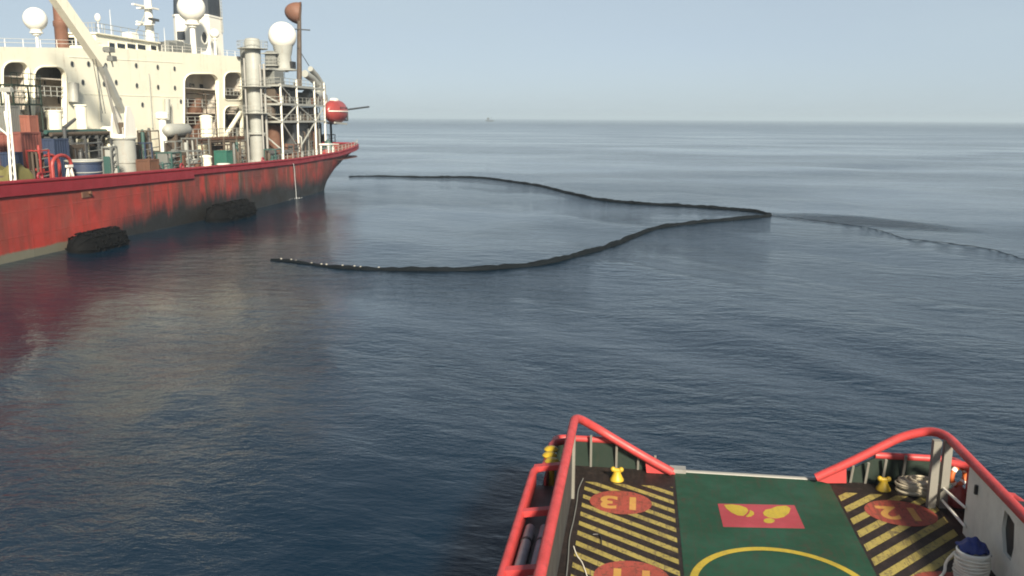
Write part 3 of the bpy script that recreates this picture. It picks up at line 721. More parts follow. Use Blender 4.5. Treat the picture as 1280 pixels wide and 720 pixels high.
for dx, dy, r_ in ((1.3, -0.9, 0.13), (1.2, 0.6, 0.18), (-0.6, -1.5, 0.12)): pw.cyl((gx + dx, gy + dy, DK), (gx + dx, gy + dy, gt - 2 - abs(dx)), r_, n=8)
pw.build('column_pipe', STEEL, col_)

# ------------------------------------------------------------------ scaffold tower with radome, mast and dish
tx0, tx1 = -51.2, -56.2
ty = [onX(352, 150, tx0).y, onX(372, 150, tx0).y, onX(394, 150, tx0).y, onX(406, 150, tx0).y]
lev = [onX(372, y, tx0).z for y in (187, 152, 131, 108.5)]
tower_base = MB()
for x in (tx0, tx1):
    for y in ty: tower_base.box(x - 0.3, x + 0.3, y - 0.3, y + 0.3, DK, DK + 0.2)
tower = tower_base.build('scaffold_tower', GREYW, tanker, smooth=0)
for x in (tx0, tx1):
    for i, y in enumerate(ty): MB().cyl((x, y, DK + 0.2), (x, y, lev[3] + (1.1 if i else 0.2)), 0.15, n=10).build('tower_leg', WHITE if x == tx0 else GREY, tower)
for z in lev[1:]:
    for x in (tx0, tx1): MB().beam((x, ty[0] - 0.5, z), (x, ty[-1] + 0.3, z), 0.24, 0.3).build('tower_beam', GREYW, tower, smooth=0)
    for y in ty: MB().beam((tx0, y, z - 0.02), (tx1, y, z - 0.02), 0.2, 0.26).build('tower_beam', GREYW, tower, smooth=0)
    MB().box(tx1 + 0.14, tx0 - 0.14, ty[0], ty[-1], z + 0.16, z + 0.2).build('tower_platform', BROWNM, tower, smooth=0)
for (i0, i1, l0, l1) in ((0, 1, 3, 2), (0, 1, 1, 2), (1, 2, 2, 1), (2, 3, 1, 2), (0, 1, 1, 0), (1, 2, 0, 1)):
    MB().cyl((tx0 + 0.03, ty[i0], lev[l0]), (tx0 + 0.03, ty[i1], lev[l1]), 0.11, n=8).build('tower_brace', GREYW, tower)
for (l0, l1) in ((1, 2), (2, 3), (0, 1)):
    MB().cyl((tx0, ty[0] + 0.05, lev[l0]), (tx1, ty[0] + 0.05, lev[l1]), 0.12, n=8).build('tower_brace', GREYW, tower)
tr = MB()
for z in lev[1:]:
    for dz in (0.55, 1.05): tr.tube([(tx1, ty[0] - 0.4, z + dz), (tx0 + 0.1, ty[0] - 0.4, z + dz), (tx0 + 0.1, ty[-1] + 0.2, z + dz)], 0.035, 5)
    for t in np.linspace(ty[0], ty[-1], 12): tr.cyl((tx0 + 0.1, t, z), (tx0 + 0.1, t, z + 1.05), 0.03, n=5)
tr.build('tower_railing', GREYW, tower)
# brown vessels, ducting and cabinets inside the tower
for x, y, z0, z1, r_, mt in ((-53.6, ty[0] + 2.6, DK, lev[1] - 0.2, 1.1, RUST), (-54.2, ty[1] + 3.2, DK, lev[2] - 0.2, 1.2, BROWNM), (-53.4, ty[2] + 2.2, DK, lev[1] + 0.2, 0.9, GREY), (-53.2, ty[0] + 0.9, lev[1] + 0.2, lev[2] + 0.8, 0.7, BROWNM), (-53.4, ty[1] + 2.8, lev[2] + 0.2, lev[3] - 0.2, 1.2, GREY)):
    MB().lathe((x, y, 0), [(r_ * 0.6, z0), (r_, z0 + 0.3), (r_, z1 - 0.35), (r_ * 0.55, z1)], 18).build('process_vessel', mt, tower)
for (ya, yb, za, zb_, mt) in ((ty[1] + 0.7, ty[2] - 0.6, DK, lev[1] - 0.3, DGREY), (ty[2] + 0.5, ty[3] - 0.3, DK, lev[2] - 0.3, BROWNM), (ty[1] + 0.6, ty[2] - 0.4, lev[1] + 0.21, lev[2] - 0.3, BROWNM), (ty[0] + 0.5, ty[1] - 0.5, lev[2] + 0.21, lev[3] - 0.3, BROWNM), (ty[2] + 0.3, ty[3] - 0.3, lev[2] + 0.21, lev[3] - 0.6, GREY)):
    MB().cbox((-53.9, (ya + yb) / 2, (za + zb_) / 2), 3.4, yb - ya, zb_ - za, 0.12).build('machinery_casing', mt, tower, smooth=0)
    for i in range(4):
        y = ya + (yb - ya) * (i + 0.5) / 4; MB().tube([(-51.9, y, za), (-51.9, y, za + (zb_ - za) * (0.5 + 0.12 * i)), (-52.3, y, za + (zb_ - za) * (0.55 + 0.12 * i))], 0.13, 8).build('casing_pipe', (RUST, GREYW, BROWNM, GREY)[i], tower)
dk = MB()
dk.cbox((-53.6, ty[0] + 2.0, lev[3] + 1.1), 3.0, 3.6, 1.8, 0.1); dk.build('tower_cabin', GREY, tower, smooth=0)
MB().box(-55.2, -52.2, ty[0] - 1.4, ty[0] + 4.4, lev[3] + 2.1, lev[3] + 2.25).build('cabin_platform', GREYW, tower, smooth=0)
rc = onX(353, 45, -53.6); rr_ = 17.2 * depth(rc) / FPX
rd = MB().ball(rc, rr_, n=30, m=20).build('radome', WHITE, tanker)
MB().lathe((rc.x, rc.y, rc.z - rr_ * 2.45), [(rr_ * 0.95, 0), (rr_ * 0.95, 0.22), (rr_ * 0.62, 0.3), (rr_ * 0.56, rr_ * 1.0), (rr_ * 0.62, rr_ * 1.2), (rr_ * 0.72, rr_ * 1.75)], 24).build('radome_base', GREYW, rd)
MB().box(rc.x + rr_ * 0.3, rc.x + rr_ * 0.75, rc.y - rr_ * 0.2, rc.y + rr_ * 0.5, rc.z - rr_ * 2.3, rc.z - rr_ * 1.8).build('radome_hatch', BLACKM, rd, smooth=0)
MB().cyl((rc.x, rc.y, lev[3] + 2.2), (rc.x, rc.y, rc.z - rr_ * 2.4), 0.7, n=14).build('radome_pole', WHITE, rd)
mtop = onX(374, 8, -53.0); mb0 = onX(374, 105, -53.0)
ms = MB().cyl((-53.0, mb0.y, lev[3]), (-53.0, mtop.y, mtop.z), 0.42, 0.30, 12).build('signal_mast', BROWNM, tanker)
sp = MB().cyl((-53.4, mb0.y + 0.1, onX(374, 37, -53).z), (-51.6, mb0.y + 1.8, onX(374, 37, -53).z), 0.1, n=6)
sp.build('mast_spreader', DGREY, ms)
MB().cyl((-53, mb0.y, onX(374, 60, -53).z), (-53, onX(386, 78, -53).y, onX(386, 78, -53).z - 0.5), 0.06, n=6).build('mast_stay', DGREY, ms)
# dish: shallow bowl, rim upright, facing aft-outboard
dc = onX(375, 17, -53.2); dr = 13.5 * depth(dc) / FPX; dax = Vector((0.93, 0.30, -0.1)).normalized(); du = Vector((0, 0, 1)); dv = dax.cross(du)
vs = []; nn, mmm = 26, 8
for i in range(mmm + 1):
    a = (math.pi / 2) * i / mmm
    for j in range(nn):
        t = 2 * math.pi * j / nn; vs.append(dc - dax * (math.cos(a) * dr * 1.4) + (du * math.cos(t) + dv * math.sin(t)) * (math.sin(a) * dr))
fs = [(i * nn + j, i * nn + (j + 1) % nn, (i + 1) * nn + (j + 1) % nn, (i + 1) * nn + j) for i in range(mmm) for j in range(nn)]
dsh = MB().add(vs, fs).build('dish_antenna', COPPER, tanker)
dd = MB().torus(dc, dr, 0.12, dax, 26, 6); dd.cyl(dc - du * dr * 1.6, dc + du * dr, 0.14, n=8)
dd.build('dish_rim', RUST, dsh)
# pale ducting aft of the mast
for a0, a1, r_ in (((381, 92), (398, 106), 0.6), ((388, 86), (404, 108), 0.45), ((383, 118), (404, 122), 0.8)):
    p, q = onX(*a0, -53.5), onX(*a1, -53.5); MB().tube([(p.x, p.y, p.z), ((p.x + q.x) / 2, (p.y + q.y) / 2, (p.z * 0.6 + q.z * 0.4)), (q.x, q.y, q.z), (q.x, q.y + 0.2, lev[2] + 0.2)], r_, 10).build('duct', GREYW, tower)

# aft deckhouse behind the tower
ah0, ah1 = onX(338, 150, -57.5).y, 142.0; ahz = onX(372, 112, -57.5).z
ah = MB().box(CX * 2 + 57.5, -57.5, ah0, ah1, DK + 0.01, ahz).build('aft_deckhouse', BROWNM, tanker, smooth=0)
MB().box(CX * 2 + 57.2, -57.2, ah0 - 0.3, ah1 + 0.3, ahz, ahz + 0.2).build('deckhouse_roof', GREY, ah, smooth=0)
for i in range(5):
    y = ah0 + 1.2 + i * 2.6; MB().box(-57.55, -57.44, y, y + 1.0, ahz - 2.6, ahz - 1.5).build('window', GLASS, ah, smooth=0)
for i in range(6):
    x = -58.4 - i * 0.9; MB().cyl((x, ah0 - 0.25, DK), (x, ah0 - 0.25, ahz - 0.3 * (i % 3)), 0.2, n=8).build('wall_pipe', (GREY, RUST, BROWNM)[i % 3], ah)
for i in range(6):
    y = ah0 + 1.0 + i * 2.2; MB().cyl((-57.3, y, DK), (-57.3, y, ahz - 0.8 * (i % 3)), 0.18, n=8).build('wall_pipe', (RUST, GREYW, BROWNM)[i % 3], ah)
# grey machinery house standing between the column and the radome
gz0, gz1 = onX(342, 108, -55).z, onX(342, 66, -55).z; gyy = onX(341, 90, -55).y
gh = MB().cbox((-55, gyy, (gz0 + gz1) / 2 + 0.2), 1.7, 1.7, gz1 - gz0, 0.2).build('exhaust_tower', GREY, tanker, smooth=0)
MB().cbox((-55, gyy, gz0 / 2 + DK / 2), 1.4, 1.4, gz0 - DK, 0.1).build('exhaust_trunk', GREY, gh, smooth=0)
for f in (0.25, 0.6, 0.95): MB().box(-56.3, -53.7, gyy - 1.3, gyy + 1.3, gz0 + (gz1 - gz0) * f, gz0 + (gz1 - gz0) * f + 0.12).build('service_platform', GREYW, gh, smooth=0)
for f in (0.25, 0.6):
    z = gz0 + (gz1 - gz0) * f + 0.12; rl = MB()
    for dz in (0.5, 0.95): rl.tube([(-56.3, gyy - 1.3, z + dz), (-53.7, gyy - 1.3, z + dz), (-53.7, gyy + 1.3, z + dz)], 0.035, 5)
    for q_ in np.linspace(0, 1, 5): rl.cyl((-56.3 + 2.6 * q_, gyy - 1.3, z), (-56.3 + 2.6 * q_, gyy - 1.3, z + 0.95), 0.03, n=5); rl.cyl((-53.7, gyy - 1.3 + 2.6 * q_, z), (-53.7, gyy - 1.3 + 2.6 * q_, z + 0.95), 0.03, n=5)
    rl.build('platform_railing', GREYW, gh)

# ------------------------------------------------------------------ things standing on the tanker's deck
def spot(px0, px1, X):
    pxm = (px0 + px1) / 2; p = onX(pxm, 190, X); W = (px1 - px0) * depth(p) / FPX
    return p.y, W, math.atan2(-X, p.y), pxm
def dims(px0, px1, X, k):
    Y, W, th, pxm = spot(px0, px1, X)
    sx = W / (math.cos(th) + k * math.sin(th)); return Y, sx, sx * k, pxm
def container(px0, px1, pyt, X, k, mat, label, name='cargo_container', z0=DK, pyb=None, cat='container', frame_mat=None):
    Y, sx, sy, pxm = dims(px0, px1, X, k); zt_ = onX(pxm, pyt, X).z
    if pyb is not None: z0 = onX(pxm, pyb, X).z
    t = thing(name, (X, Y, z0), label, cat, 'containers and boxes on the tanker deck')
    b = MB(); n = max(6, int(sy / 0.35)); h = zt_ - z0
    b.box(X - sx / 2 + 0.06, X + sx / 2 - 0.06, Y - sy / 2 + 0.06, Y + sy / 2 - 0.06, z0 + 0.1, zt_ - 0.05); b.build('body', mat, t, smooth=0)
    ribs = MB()
    for i in range(n):
        y = Y - sy / 2 + 0.2 + (sy - 0.4) * i / (n - 1)
        ribs.box(X + sx / 2 - 0.07, X + sx / 2 - 0.02, y - 0.06, y + 0.06, z0 + 0.2, zt_ - 0.18)
    nx = max(4, int(sx / 0.4))
    for i in range(nx):
        x = X - sx / 2 + 0.2 + (sx - 0.4) * i / (nx - 1)
        ribs.box(x - 0.06, x + 0.06, Y - sy / 2 + 0.02, Y - sy / 2 + 0.07, z0 + 0.2, zt_ - 0.18)
    ribs.build('corrugation', mat, t, smooth=0)
    f = MB()
    for s1 in (-1, 1):
        for s2 in (-1, 1): x, y = X + s1 * (sx / 2 - 0.06), Y + s2 * (sy / 2 - 0.06); f.box(x - 0.07, x + 0.07, y - 0.07, y + 0.07, z0, zt_)
    for z in (z0 + 0.08, zt_ - 0.08):
        for s1 in (-1, 1):
            f.box(X + s1 * (sx / 2 - 0.06) - 0.06, X + s1 * (sx / 2 - 0.06) + 0.06, Y - sy / 2 + 0.13, Y + sy / 2 - 0.13, z - 0.075, z + 0.075)
            f.box(X - sx / 2 + 0.13, X + sx / 2 - 0.13, Y + s1 * (sy / 2 - 0.06) - 0.06, Y + s1 * (sy / 2 - 0.06) + 0.06, z - 0.075, z + 0.075)
    f.build('frame', frame_mat or mat, t, smooth=0)
    return t, (X, Y, sx, sy, z0, zt_)
def tank(px0, px1, pyt, X, mat, label, rim=None, name='deck_tank', z0=DK, dome=False, cat='tank'):
    Y, W, th, pxm = spot(px0, px1, X); r_ = W / 2; zt_ = onX(pxm, pyt, X).z; h = zt_ - z0
    t = thing(name, (X, Y, z0), label, cat)
    prof = [(r_ * 0.97, 0.0), (r_ * 0.97, 0.08), (r_ * 0.92, 0.12), (r_ * 0.92, h * 0.9), (r_ * 0.97, h * 0.92), (r_ * 0.97, h)]
    prof += [(r_ * 0.8, h + r_ * 0.2), (r_ * 0.35, h + r_ * 0.32)] if dome else [(r_ * 0.86, h), (r_ * 0.86, h - 0.25)]
    MB().lathe((X, Y, z0), prof, 26).build('shell', mat, t)
    b = MB()
    for f_ in (0.3, 0.62): b.torus((X, Y, z0 + h * f_), r_ * 0.93, 0.05, n=26, m=6)
    b.build('band', rim or mat, t)
    MB().torus((X, Y, z0 + h), r_ * 0.97, 0.09, n=26, m=8).build('rim', rim or mat, t)
    return t
def skid(px0, px1, pyt, X, k, mats, label, name='pump_skid', seed=0, cat='machinery', frame_mat=None):
    """open steel frame full of vessels, pipes and boxes"""
    rd_ = random.Random(seed); Y, sx, sy, pxm = dims(px0, px1, X, k); zt_ = onX(pxm, pyt, X).z; h = zt_ - DK
    t = thing(name, (X, Y, DK), label, cat, 'machinery skids on the tanker deck'); fm = frame_mat or mats[0]
    MB().cbox((X, Y, DK + 0.12), sx, sy, 0.24, 0.04).build('base_frame', fm, t, smooth=0)
    fr = MB()
    for s1 in (-1, 1):
        for s2 in (-1, 1): fr.box(X + s1 * sx * 0.47 - 0.06, X + s1 * sx * 0.47 + 0.06, Y + s2 * sy * 0.47 - 0.06, Y + s2 * sy * 0.47 + 0.06, DK + 0.24, zt_)
        fr.box(X + s1 * sx * 0.47 - 0.05, X + s1 * sx * 0.47 + 0.05, Y - sy * 0.45, Y + sy * 0.45, zt_ - 0.12, zt_)
        fr.box(X - sx * 0.45, X + sx * 0.45, Y + s1 * sy * 0.47 - 0.05, Y + s1 * sy * 0.47 + 0.05, zt_ - 0.12, zt_ - 0.02)
        fr.box(X + s1 * sx * 0.47 - 0.04, X + s1 * sx * 0.47 + 0.04, Y - sy * 0.45, Y + sy * 0.45, DK + h * 0.5, DK + h * 0.5 + 0.09)
    fr.build('skid_frame', fm, t, smooth=0)
    n = max(4, int(sy / 0.65))
    MB().box(X - sx * 0.44, X - sx * 0.36, Y - sy * 0.44, Y + sy * 0.44, DK + 0.24, zt_ - 0.2).build('back_panel', BROWNM, t, smooth=0)
    for i in range(n * 2):
        y = Y - sy / 2 + sy * ((i % n) + 0.5) / n; mt = mats[(i + i // n) % len(mats)]; kind = rd_.choice(['v', 'h', 'b', 'p'])
        x = X + (0.18 if i < n else -0.12) * sx + rd_.uniform(-0.1, 0.1) * sx; hh = h * (rd_.uniform(0.3, 0.6) if i < n else rd_.uniform(0.6, 1.05)); w_ = min(sx, sy / n) * 0.42
        if kind == 'v': MB().lathe((x, y, DK + 0.24), [(w_ * 0.7, 0), (w_, 0.12), (w_, hh - 0.3), (w_ * 0.5, hh)], 14).build('vessel', mt, t)
        elif kind == 'h': MB().cyl((X - sx * 0.4, y, DK + 0.24 + hh * 0.5), (X + sx * 0.42, y, DK + 0.24 + hh * 0.5), min(w_, hh * 0.45), n=14).build('drum', mt, t)
        elif kind == 'b': MB().cbox((x, y, DK + 0.24 + hh * 0.45), sx * 0.7, sy / n * 0.8, hh * 0.9, 0.06).build('casing', mt, t, smooth=0)
        else:
            MB().tube([(x, y, DK + 0.2), (x, y, DK + hh), (x + sx * 0.3, y, DK + hh + 0.1), (x + sx * 0.35, y, DK + 0.2)], 0.1, 8).build('pipe', mt, t)
            MB().cbox((x - 0.2, y, DK + 0.24 + hh * 0.25), sx * 0.5, sy / n * 0.7, hh * 0.5, 0.06).build('motor', mt, t, smooth=0)
    ht = MB()
    for j in range(5):
        z = DK + h * (0.22 + 0.19 * j); ht.tube([(X + sx * 0.40, Y - sy * 0.48, z), (X + sx * 0.40, Y + sy * 0.48, z + 0.1)], 0.06, 6)
    ht.build('pipe_run', GREY, t)
    return t
def post(px, pyt, X, r_, mat, label, name='vent_post', cap=True, cat='ventilator'):
    p = onX(px, pyt, X); t = thing(name, (X, p.y, DK), label, cat); h = p.z - DK
    MB().lathe((X, p.y, DK), [(r_ * 1.6, 0), (r_ * 1.6, 0.12), (r_, 0.18), (r_, h - (0.8 if cap else 0))], 16).build('stem', mat, t)
    if cap: MB().lathe((X, p.y, DK + h - 0.85), [(r_, 0), (r_ * 1.7, 0.15), (r_ * 1.7, 0.65), (r_ * 1.2, 0.85)], 16).build('cowl', mat, t)
    return t

# forward (left) group
t, d = container(0, 50, 165, -51.5, 1.1, REDBOX, 'faded salmon red container standing lower behind the white lattice pole', z0=DK)
container(27, 50, 144, -54.6, 1.0, SALMON, 'small orange-red container standing tall beside the dark green platform')
container(-4, 28, 132, -55.8, 0.9, GREY, 'grey box container standing behind the salmon red container')
container(-62, -4, 150, -51.0, 1.6, REDBOX, 'red container forward of the white lattice pole, at the tanker rail')
t, d = container(50, 85, 173, -53.2, 1.3, NAVY, 'dark blue low container between the red machine and pipe rack', z0=DK)
skid(34, 60, 187, -49.2, 1.0, [REDMACH, BROWNM], 'bright red winch frame with dark drum at the tanker rail', name='deck_winch', seed=3)
# red arch-shaped hoist frame
a0 = onX(56, 193, -48.7); a1 = onX(82, 193, -48.7)
t = thing('hoist_frame', (-48.7, (a0.y + a1.y) / 2, DK), 'bright red arched hoist frame beside the navy tank', 'hoist')
ar = MB(); yc = (a0.y + a1.y) / 2; hw = 1.25; zt_ = onX(69, 194, -48.7).z
for x in (-49.3, -48.2):
    pts = [(x, yc - hw, DK), (x, yc - hw, zt_ - 0.8)] + [(x, yc - hw * math.cos(RAD(i * 22.5)), zt_ - 0.8 + 0.8 * math.sin(RAD(i * 22.5))) for i in range(1, 8)] + [(x, yc + hw, zt_ - 0.8), (x, yc + hw, DK)]
    MB().tube(pts, 0.15, 8).build('arch', REDMACH, t)
MB().cyl((-49.4, yc, DK + 0.75), (-48.1, yc, DK + 0.75), 0.55, n=16).build('drum', BROWNM, t)
MB().box(-49.5, -48.0, yc - hw - 0.3, yc + hw + 0.3, DK, DK + 0.16).build('base_frame', RUST, t, smooth=0)
# olive tarpaulin heap
a0 = onX(14, 215, -48.9); ol = thing('covered_crate', (-48.9, a0.y, DK), 'olive yellow tarpaulin covering a low crate at the tanker rail', 'crate')
vs = []; nx, ny = 12, 14; zt_ = onX(14, 205, -48.9).z - DK
for i in range(nx):
    for j in range(ny):
        u, v = i / (nx - 1) * 2 - 1, j / (ny - 1) * 2 - 1; e = max(abs(u), abs(v))
        z = zt_ * (1 - max(0, (e - 0.72) / 0.28) ** 1.6) * (0.92 + 0.08 * math.sin(5 * u + 3 * v)) if e < 1 else 0
        vs.append((-48.9 + u * 1.0, a0.y + v * 1.7, DK + z))
MB().add(vs, [(i * ny + j, (i + 1) * ny + j, (i + 1) * ny + j + 1, i * ny + j + 1) for i in range(nx - 1) for j in range(ny - 1)]).build('tarpaulin', OLIVE, ol)
MB().box(-49.7, -48.1, a0.y - 1.4, a0.y + 1.4, DK, DK + zt_ * 0.7).build('crate_body', BROWNM, ol, smooth=0)
# white lattice pole
pt = onX(8, 112, -47.8); pb = onX(16, 226, -47.8)
lp = thing('lattice_pole', (-47.8, pb.y, DK), 'white lattice light pole leaning at the tanker rail', 'pole')
L0, L1 = Vector((-47.8, pb.y, DK)), Vector((-47.8, pt.y, pt.z))
for s_ in (-1, 1): MB().cyl(L0 + Vector((0, 0.28 * s_, 0)), L1 + Vector((0, 0.12 * s_, 0)), 0.09, n=8).build('pole_leg', WHITE, lp)
br = MB()
for i in range(14):
    f0, f1 = i / 14, (i + 1) / 14; s_ = 1 if i % 2 else -1
    br.cyl(L0.lerp(L1, f0) + Vector((0, 0.25 * s_ * (1 - f0 * 0.5), 0)), L0.lerp(L1, f1) + Vector((0, -0.25 * s_ * (1 - f1 * 0.5), 0)), 0.035, n=5)
br.build('lattice', WHITE, lp)
jz = onX(10, 163, -47.8)
for s_ in (-1, 1): MB().cyl((-47.8, jz.y, jz.z - 0.4), (-47.8 - 1.2, jz.y + 1.4 * s_, jz.z + 1.4), 0.07, n=6).build('strut', WHITE, lp)
MB().cbox(L1, 0.9, 0.5, 0.35, 0.06).build('floodlight', GREYW, lp, smooth=0)
# green walkway in front of the arches
wp0, wp1 = onX(10, 129, -56.4), onX(46, 129, -56.4)
wk = thing('access_platform', (-56.4, (wp0.y + wp1.y) / 2, DK), 'dark green steel access platform on legs before the arched openings', 'platform')
for z in (wp0.z, onX(30, 106, -56.4).z):
    MB().box(-57.2, -55.8, wp0.y, wp1.y, z - 0.15, z).build('grating', DKGREEN, wk, smooth=0)
    rl = MB()
    for dz in (0.5, 1.0): rl.tube([(-55.85, wp0.y, z + dz), (-55.85, wp1.y, z + dz)], 0.035, 5)
    for t_ in np.linspace(wp0.y, wp1.y, 6): rl.cyl((-55.85, t_, z), (-55.85, t_, z + 1.0), 0.03, n=5)
    rl.build('railing', DKGREEN, wk)
for y in (wp0.y + 0.1, wp1.y - 0.1):
    for x in (-57.1, -55.9): MB().cyl((x, y, DK), (x, y, onX(30, 106, -56.4).z - 0.16), 0.09, n=8).build('leg', DKGREEN, wk)
# pipe rack: dark beam with pipes, from the red container to the crane
pr0, pr1 = onX(52, 168, -54.5), onX(128, 168, -54.5)
rk = thing('pipe_rack', (-54.5, (pr0.y + pr1.y) / 2, DK), 'dark pipe rack on legs forward of the deck crane', 'pipe rack')
for i in range(5): MB().cyl((-55.6 + i * 0.5, pr0.y, pr0.z + 0.2 * (i % 2)), (-55.6 + i * 0.5, pr1.y, pr0.z + 0.2 * (i % 2)), 0.2, n=8).build('pipe', (DGREY, BROWNM, DGREY, TEAL, BROWNM)[i], rk)
for t_ in np.linspace(0.05, 0.95, 5):
    y = pr0.y + (pr1.y - pr0.y) * t_
    for x in (-55.9, -53.3): MB().box(x - 0.1, x + 0.1, y - 0.1, y + 0.1, DK, pr0.z - 0.2).build('rack_leg', DGREY, rk, smooth=0)
    MB().box(-56.0, -53.2, y - 0.12, y + 0.12, pr0.z - 0.5, pr0.z - 0.21).build('rack_beam', DGREY, rk, smooth=0)
# slanting gun-shaped monitor on the rack
g0, g1 = onX(80, 160, -53.4), onX(94, 149, -53.4)
mo = thing('fire_monitor', (-53.4, g0.y, DK), 'dark fire monitor with slanted barrel beside the white vent tank', 'fire monitor')
MB().cyl((-53.4, g0.y, DK), (-53.4, g0.y, g0.z), 0.2, n=10).build('stand', DGREY, mo); MB().cyl(g0, g1, 0.2, 0.14, 10).build('barrel', DGREY, mo)
tank(82, 126, 201, -48.9, NAVY, 'navy blue round tank with pale rim at the tanker rail', rim=GREYW)
skid(84, 128, 178, -52.4, 1.3, [DGREY, BROWNM, BLACKM], 'dark machinery skid behind the navy blue tank', seed=5, frame_mat=DGREY)
tank(98, 112, 132, -56.0, CREAM, 'tall cream vent tank with flat cap beside the superstructure', name='vent_tank')
tank(62, 81, 139, -56.6, CREAM, 'squat cream tank under the arched opening', name='cream_tank')
# little white trestle
q0 = onX(87, 212, -47.9); tr_ = thing('trestle', (-47.9, q0.y, DK), 'small white trestle on the rail beside the navy tank', 'trestle')
for s_ in (-1, 1):
    for s2 in (-1, 1): MB().beam((-47.9 + 0.3 * s2, q0.y + 0.45 * s_, DK), (-47.9, q0.y + 0.2 * s_, q0.z + 0.25), 0.1).build('leg', WHITE, tr_, smooth=0)
MB().box(-48.0, -47.8, q0.y - 0.4, q0.y + 0.4, q0.z + 0.2, q0.z + 0.4).build('crossbar', WHITE, tr_, smooth=0)
# abaft the crane
container(170, 197, 199, -48.7, 1.2, RUST, 'rust brown low box at the rail beside the crane pedestal', name='storage_box', cat='box')
skid(168, 190, 178, -52.5, 1.1, [NAVY, GREYW, TEAL], 'blue and white control skid behind the rust brown box', seed=9)
skid(196, 226, 190, -50.0, 1.2, [TEAL, BROWNM, GREY], 'teal pump skid with grey casing at the tanker rail', seed=14)
post(202, 140, -54.0, 0.42, WHITE, 'tall white ventilator post with wide cowl beside the superstructure')
post(137, 158, -54.2, 0.55, CREAM, 'short cream ventilator post behind the crane', name='vent_post')
post(232, 178, -50.4, 0.22, GREYW, 'thin grey post at the rail between skids', cap=False, name='vent_post')
# horizontal drum on saddles
h0, h1 = onX(206, 163, -53.4), onX(236, 163, -53.4)
hd = thing('horizontal_vessel', (-53.4, (h0.y + h1.y) / 2, DK), 'horizontal pale grey vessel on saddles aft of the white ventilator', 'tank')
rv = 0.75; vsx = [(r_, f_) for r_, f_ in ((0.1, 0), (0.5, 0.04), (0.75, 0.12), (0.75, 0.88), (0.5, 0.96), (0.1, 1))]
MB().tube([(-53.4, h0.y + (h1.y - h0.y) * f_, h0.z) for _, f_ in vsx], [r_ for r_, _ in vsx], 18).build('shell', GREYW, hd)
for f_ in (0.25, 0.75):
    y = h0.y + (h1.y - h0.y) * f_; MB().box(-54.1, -52.7, y - 0.18, y + 0.18, DK, h0.z - 0.4).build('saddle', BROWNM, hd, smooth=0)
# long walkway with rails between crane and column
wy0, wy1 = onX(210, 170, -55.2), onX(304, 170, -55.2); wz = onX(255, 172, -55.2).z
pw_ = thing('pipe_bridge', (-55.2, (wy0.y + wy1.y) / 2, DK), 'long rusty pipe bridge with pale handrails before the large aft opening', 'pipe bridge')
MB().box(-56.2, -54.2, wy0.y, wy1.y, wz - 0.3, wz).build('walkway', RUST, pw_, smooth=0)
for i in range(4): MB().cyl((-56.0 + i * 0.55, wy0.y, wz - 0.55), (-56.0 + i * 0.55, wy1.y, wz - 0.55), 0.2, n=8).build('pipe', (BROWNM, RUST, GREY, BROWNM)[i], pw_)
for t_ in np.linspace(0.03, 0.97, 6):
    y = wy0.y + (wy1.y - wy0.y) * t_
    for x in (-56.3, -54.1): MB().box(x - 0.1, x + 0.1, y - 0.1, y + 0.1, DK, wz - 0.02).build('leg', BROWNM, pw_, smooth=0)
rl = MB()
for dz in (0.55, 1.1): rl.tube([(-54.15, wy0.y, wz + dz), (-54.15, wy1.y, wz + dz)], 0.05, 6)
for t_ in np.linspace(wy0.y, wy1.y, 16): rl.cyl((-54.15, t_, wz), (-54.15, t_, wz + 1.1), 0.04, n=5)
rl.build('handrail', GREYW, pw_)
skid(228, 262, 172, -51.8, 1.5, [BROWNM, RUST, GREYW], 'brown pump skid with rails below the large aft opening', seed=21, frame_mat=GREY)
tank(250, 264, 196, -49.0, CREAM, 'small cream domed drum beside the green box', name='domed_drum', dome=True)
tank(252, 268, 146, -56.8, CREAM, 'cream domed air vessel inside the large aft opening', name='air_vessel', dome=True)
container(268, 290, 188, -49.3, 1.0, GREENP, 'green box with white lower front at the tanker rail', name='green_locker', cat='locker')
p = onX(277, 200, -48.2)
lo = thing('white_drum', (-48.0, p.y, DK), 'low white drum in front of the green box', 'drum')
MB().lathe((-48.0, p.y, DK), [(0.75, 0), (0.78, 0.1), (0.72, 0.2), (0.72, 0.95), (0.78, 1.0), (0.78, 1.1), (0.6, 1.15)], 18).build('shell', WHITE, lo); MB().torus((-48.0, p.y, DK + 0.6), 0.74, 0.05, n=18, m=6).build('band', GREYW, lo)
skid(288, 308, 176, -52.0, 1.2, [BROWNM, TEAL, GREY], 'brown valve skid between the green box and the grey column', seed=31)
skid(330, 352, 186, -49.4, 1.3, [TEAL, DGREY, BROWNM], 'dark teal compressor skid under the scaffold tower', seed=41)
skid(376, 396, 176, -52.8, 1.2, [DGREY, GREY], 'dark grey generator skid under the aft end of the scaffold tower', seed=43)
skid(206, 228, 176, -51.8, 1.1, [GREY, RUST], 'grey and rust valve skid beneath the horizontal vessel', seed=47, frame_mat=GREY)
skid(128, 146, 183, -49.6, 1.1, [GREYW, TEAL], 'pale teal pump skid beside the crane pedestal, next to navy tank', seed=51, frame_mat=GREY)
container(-2, 26, 190, -49.6, 1.2, NAVY, 'dark navy box behind the olive tarpaulin', name='storage_box', cat='box')

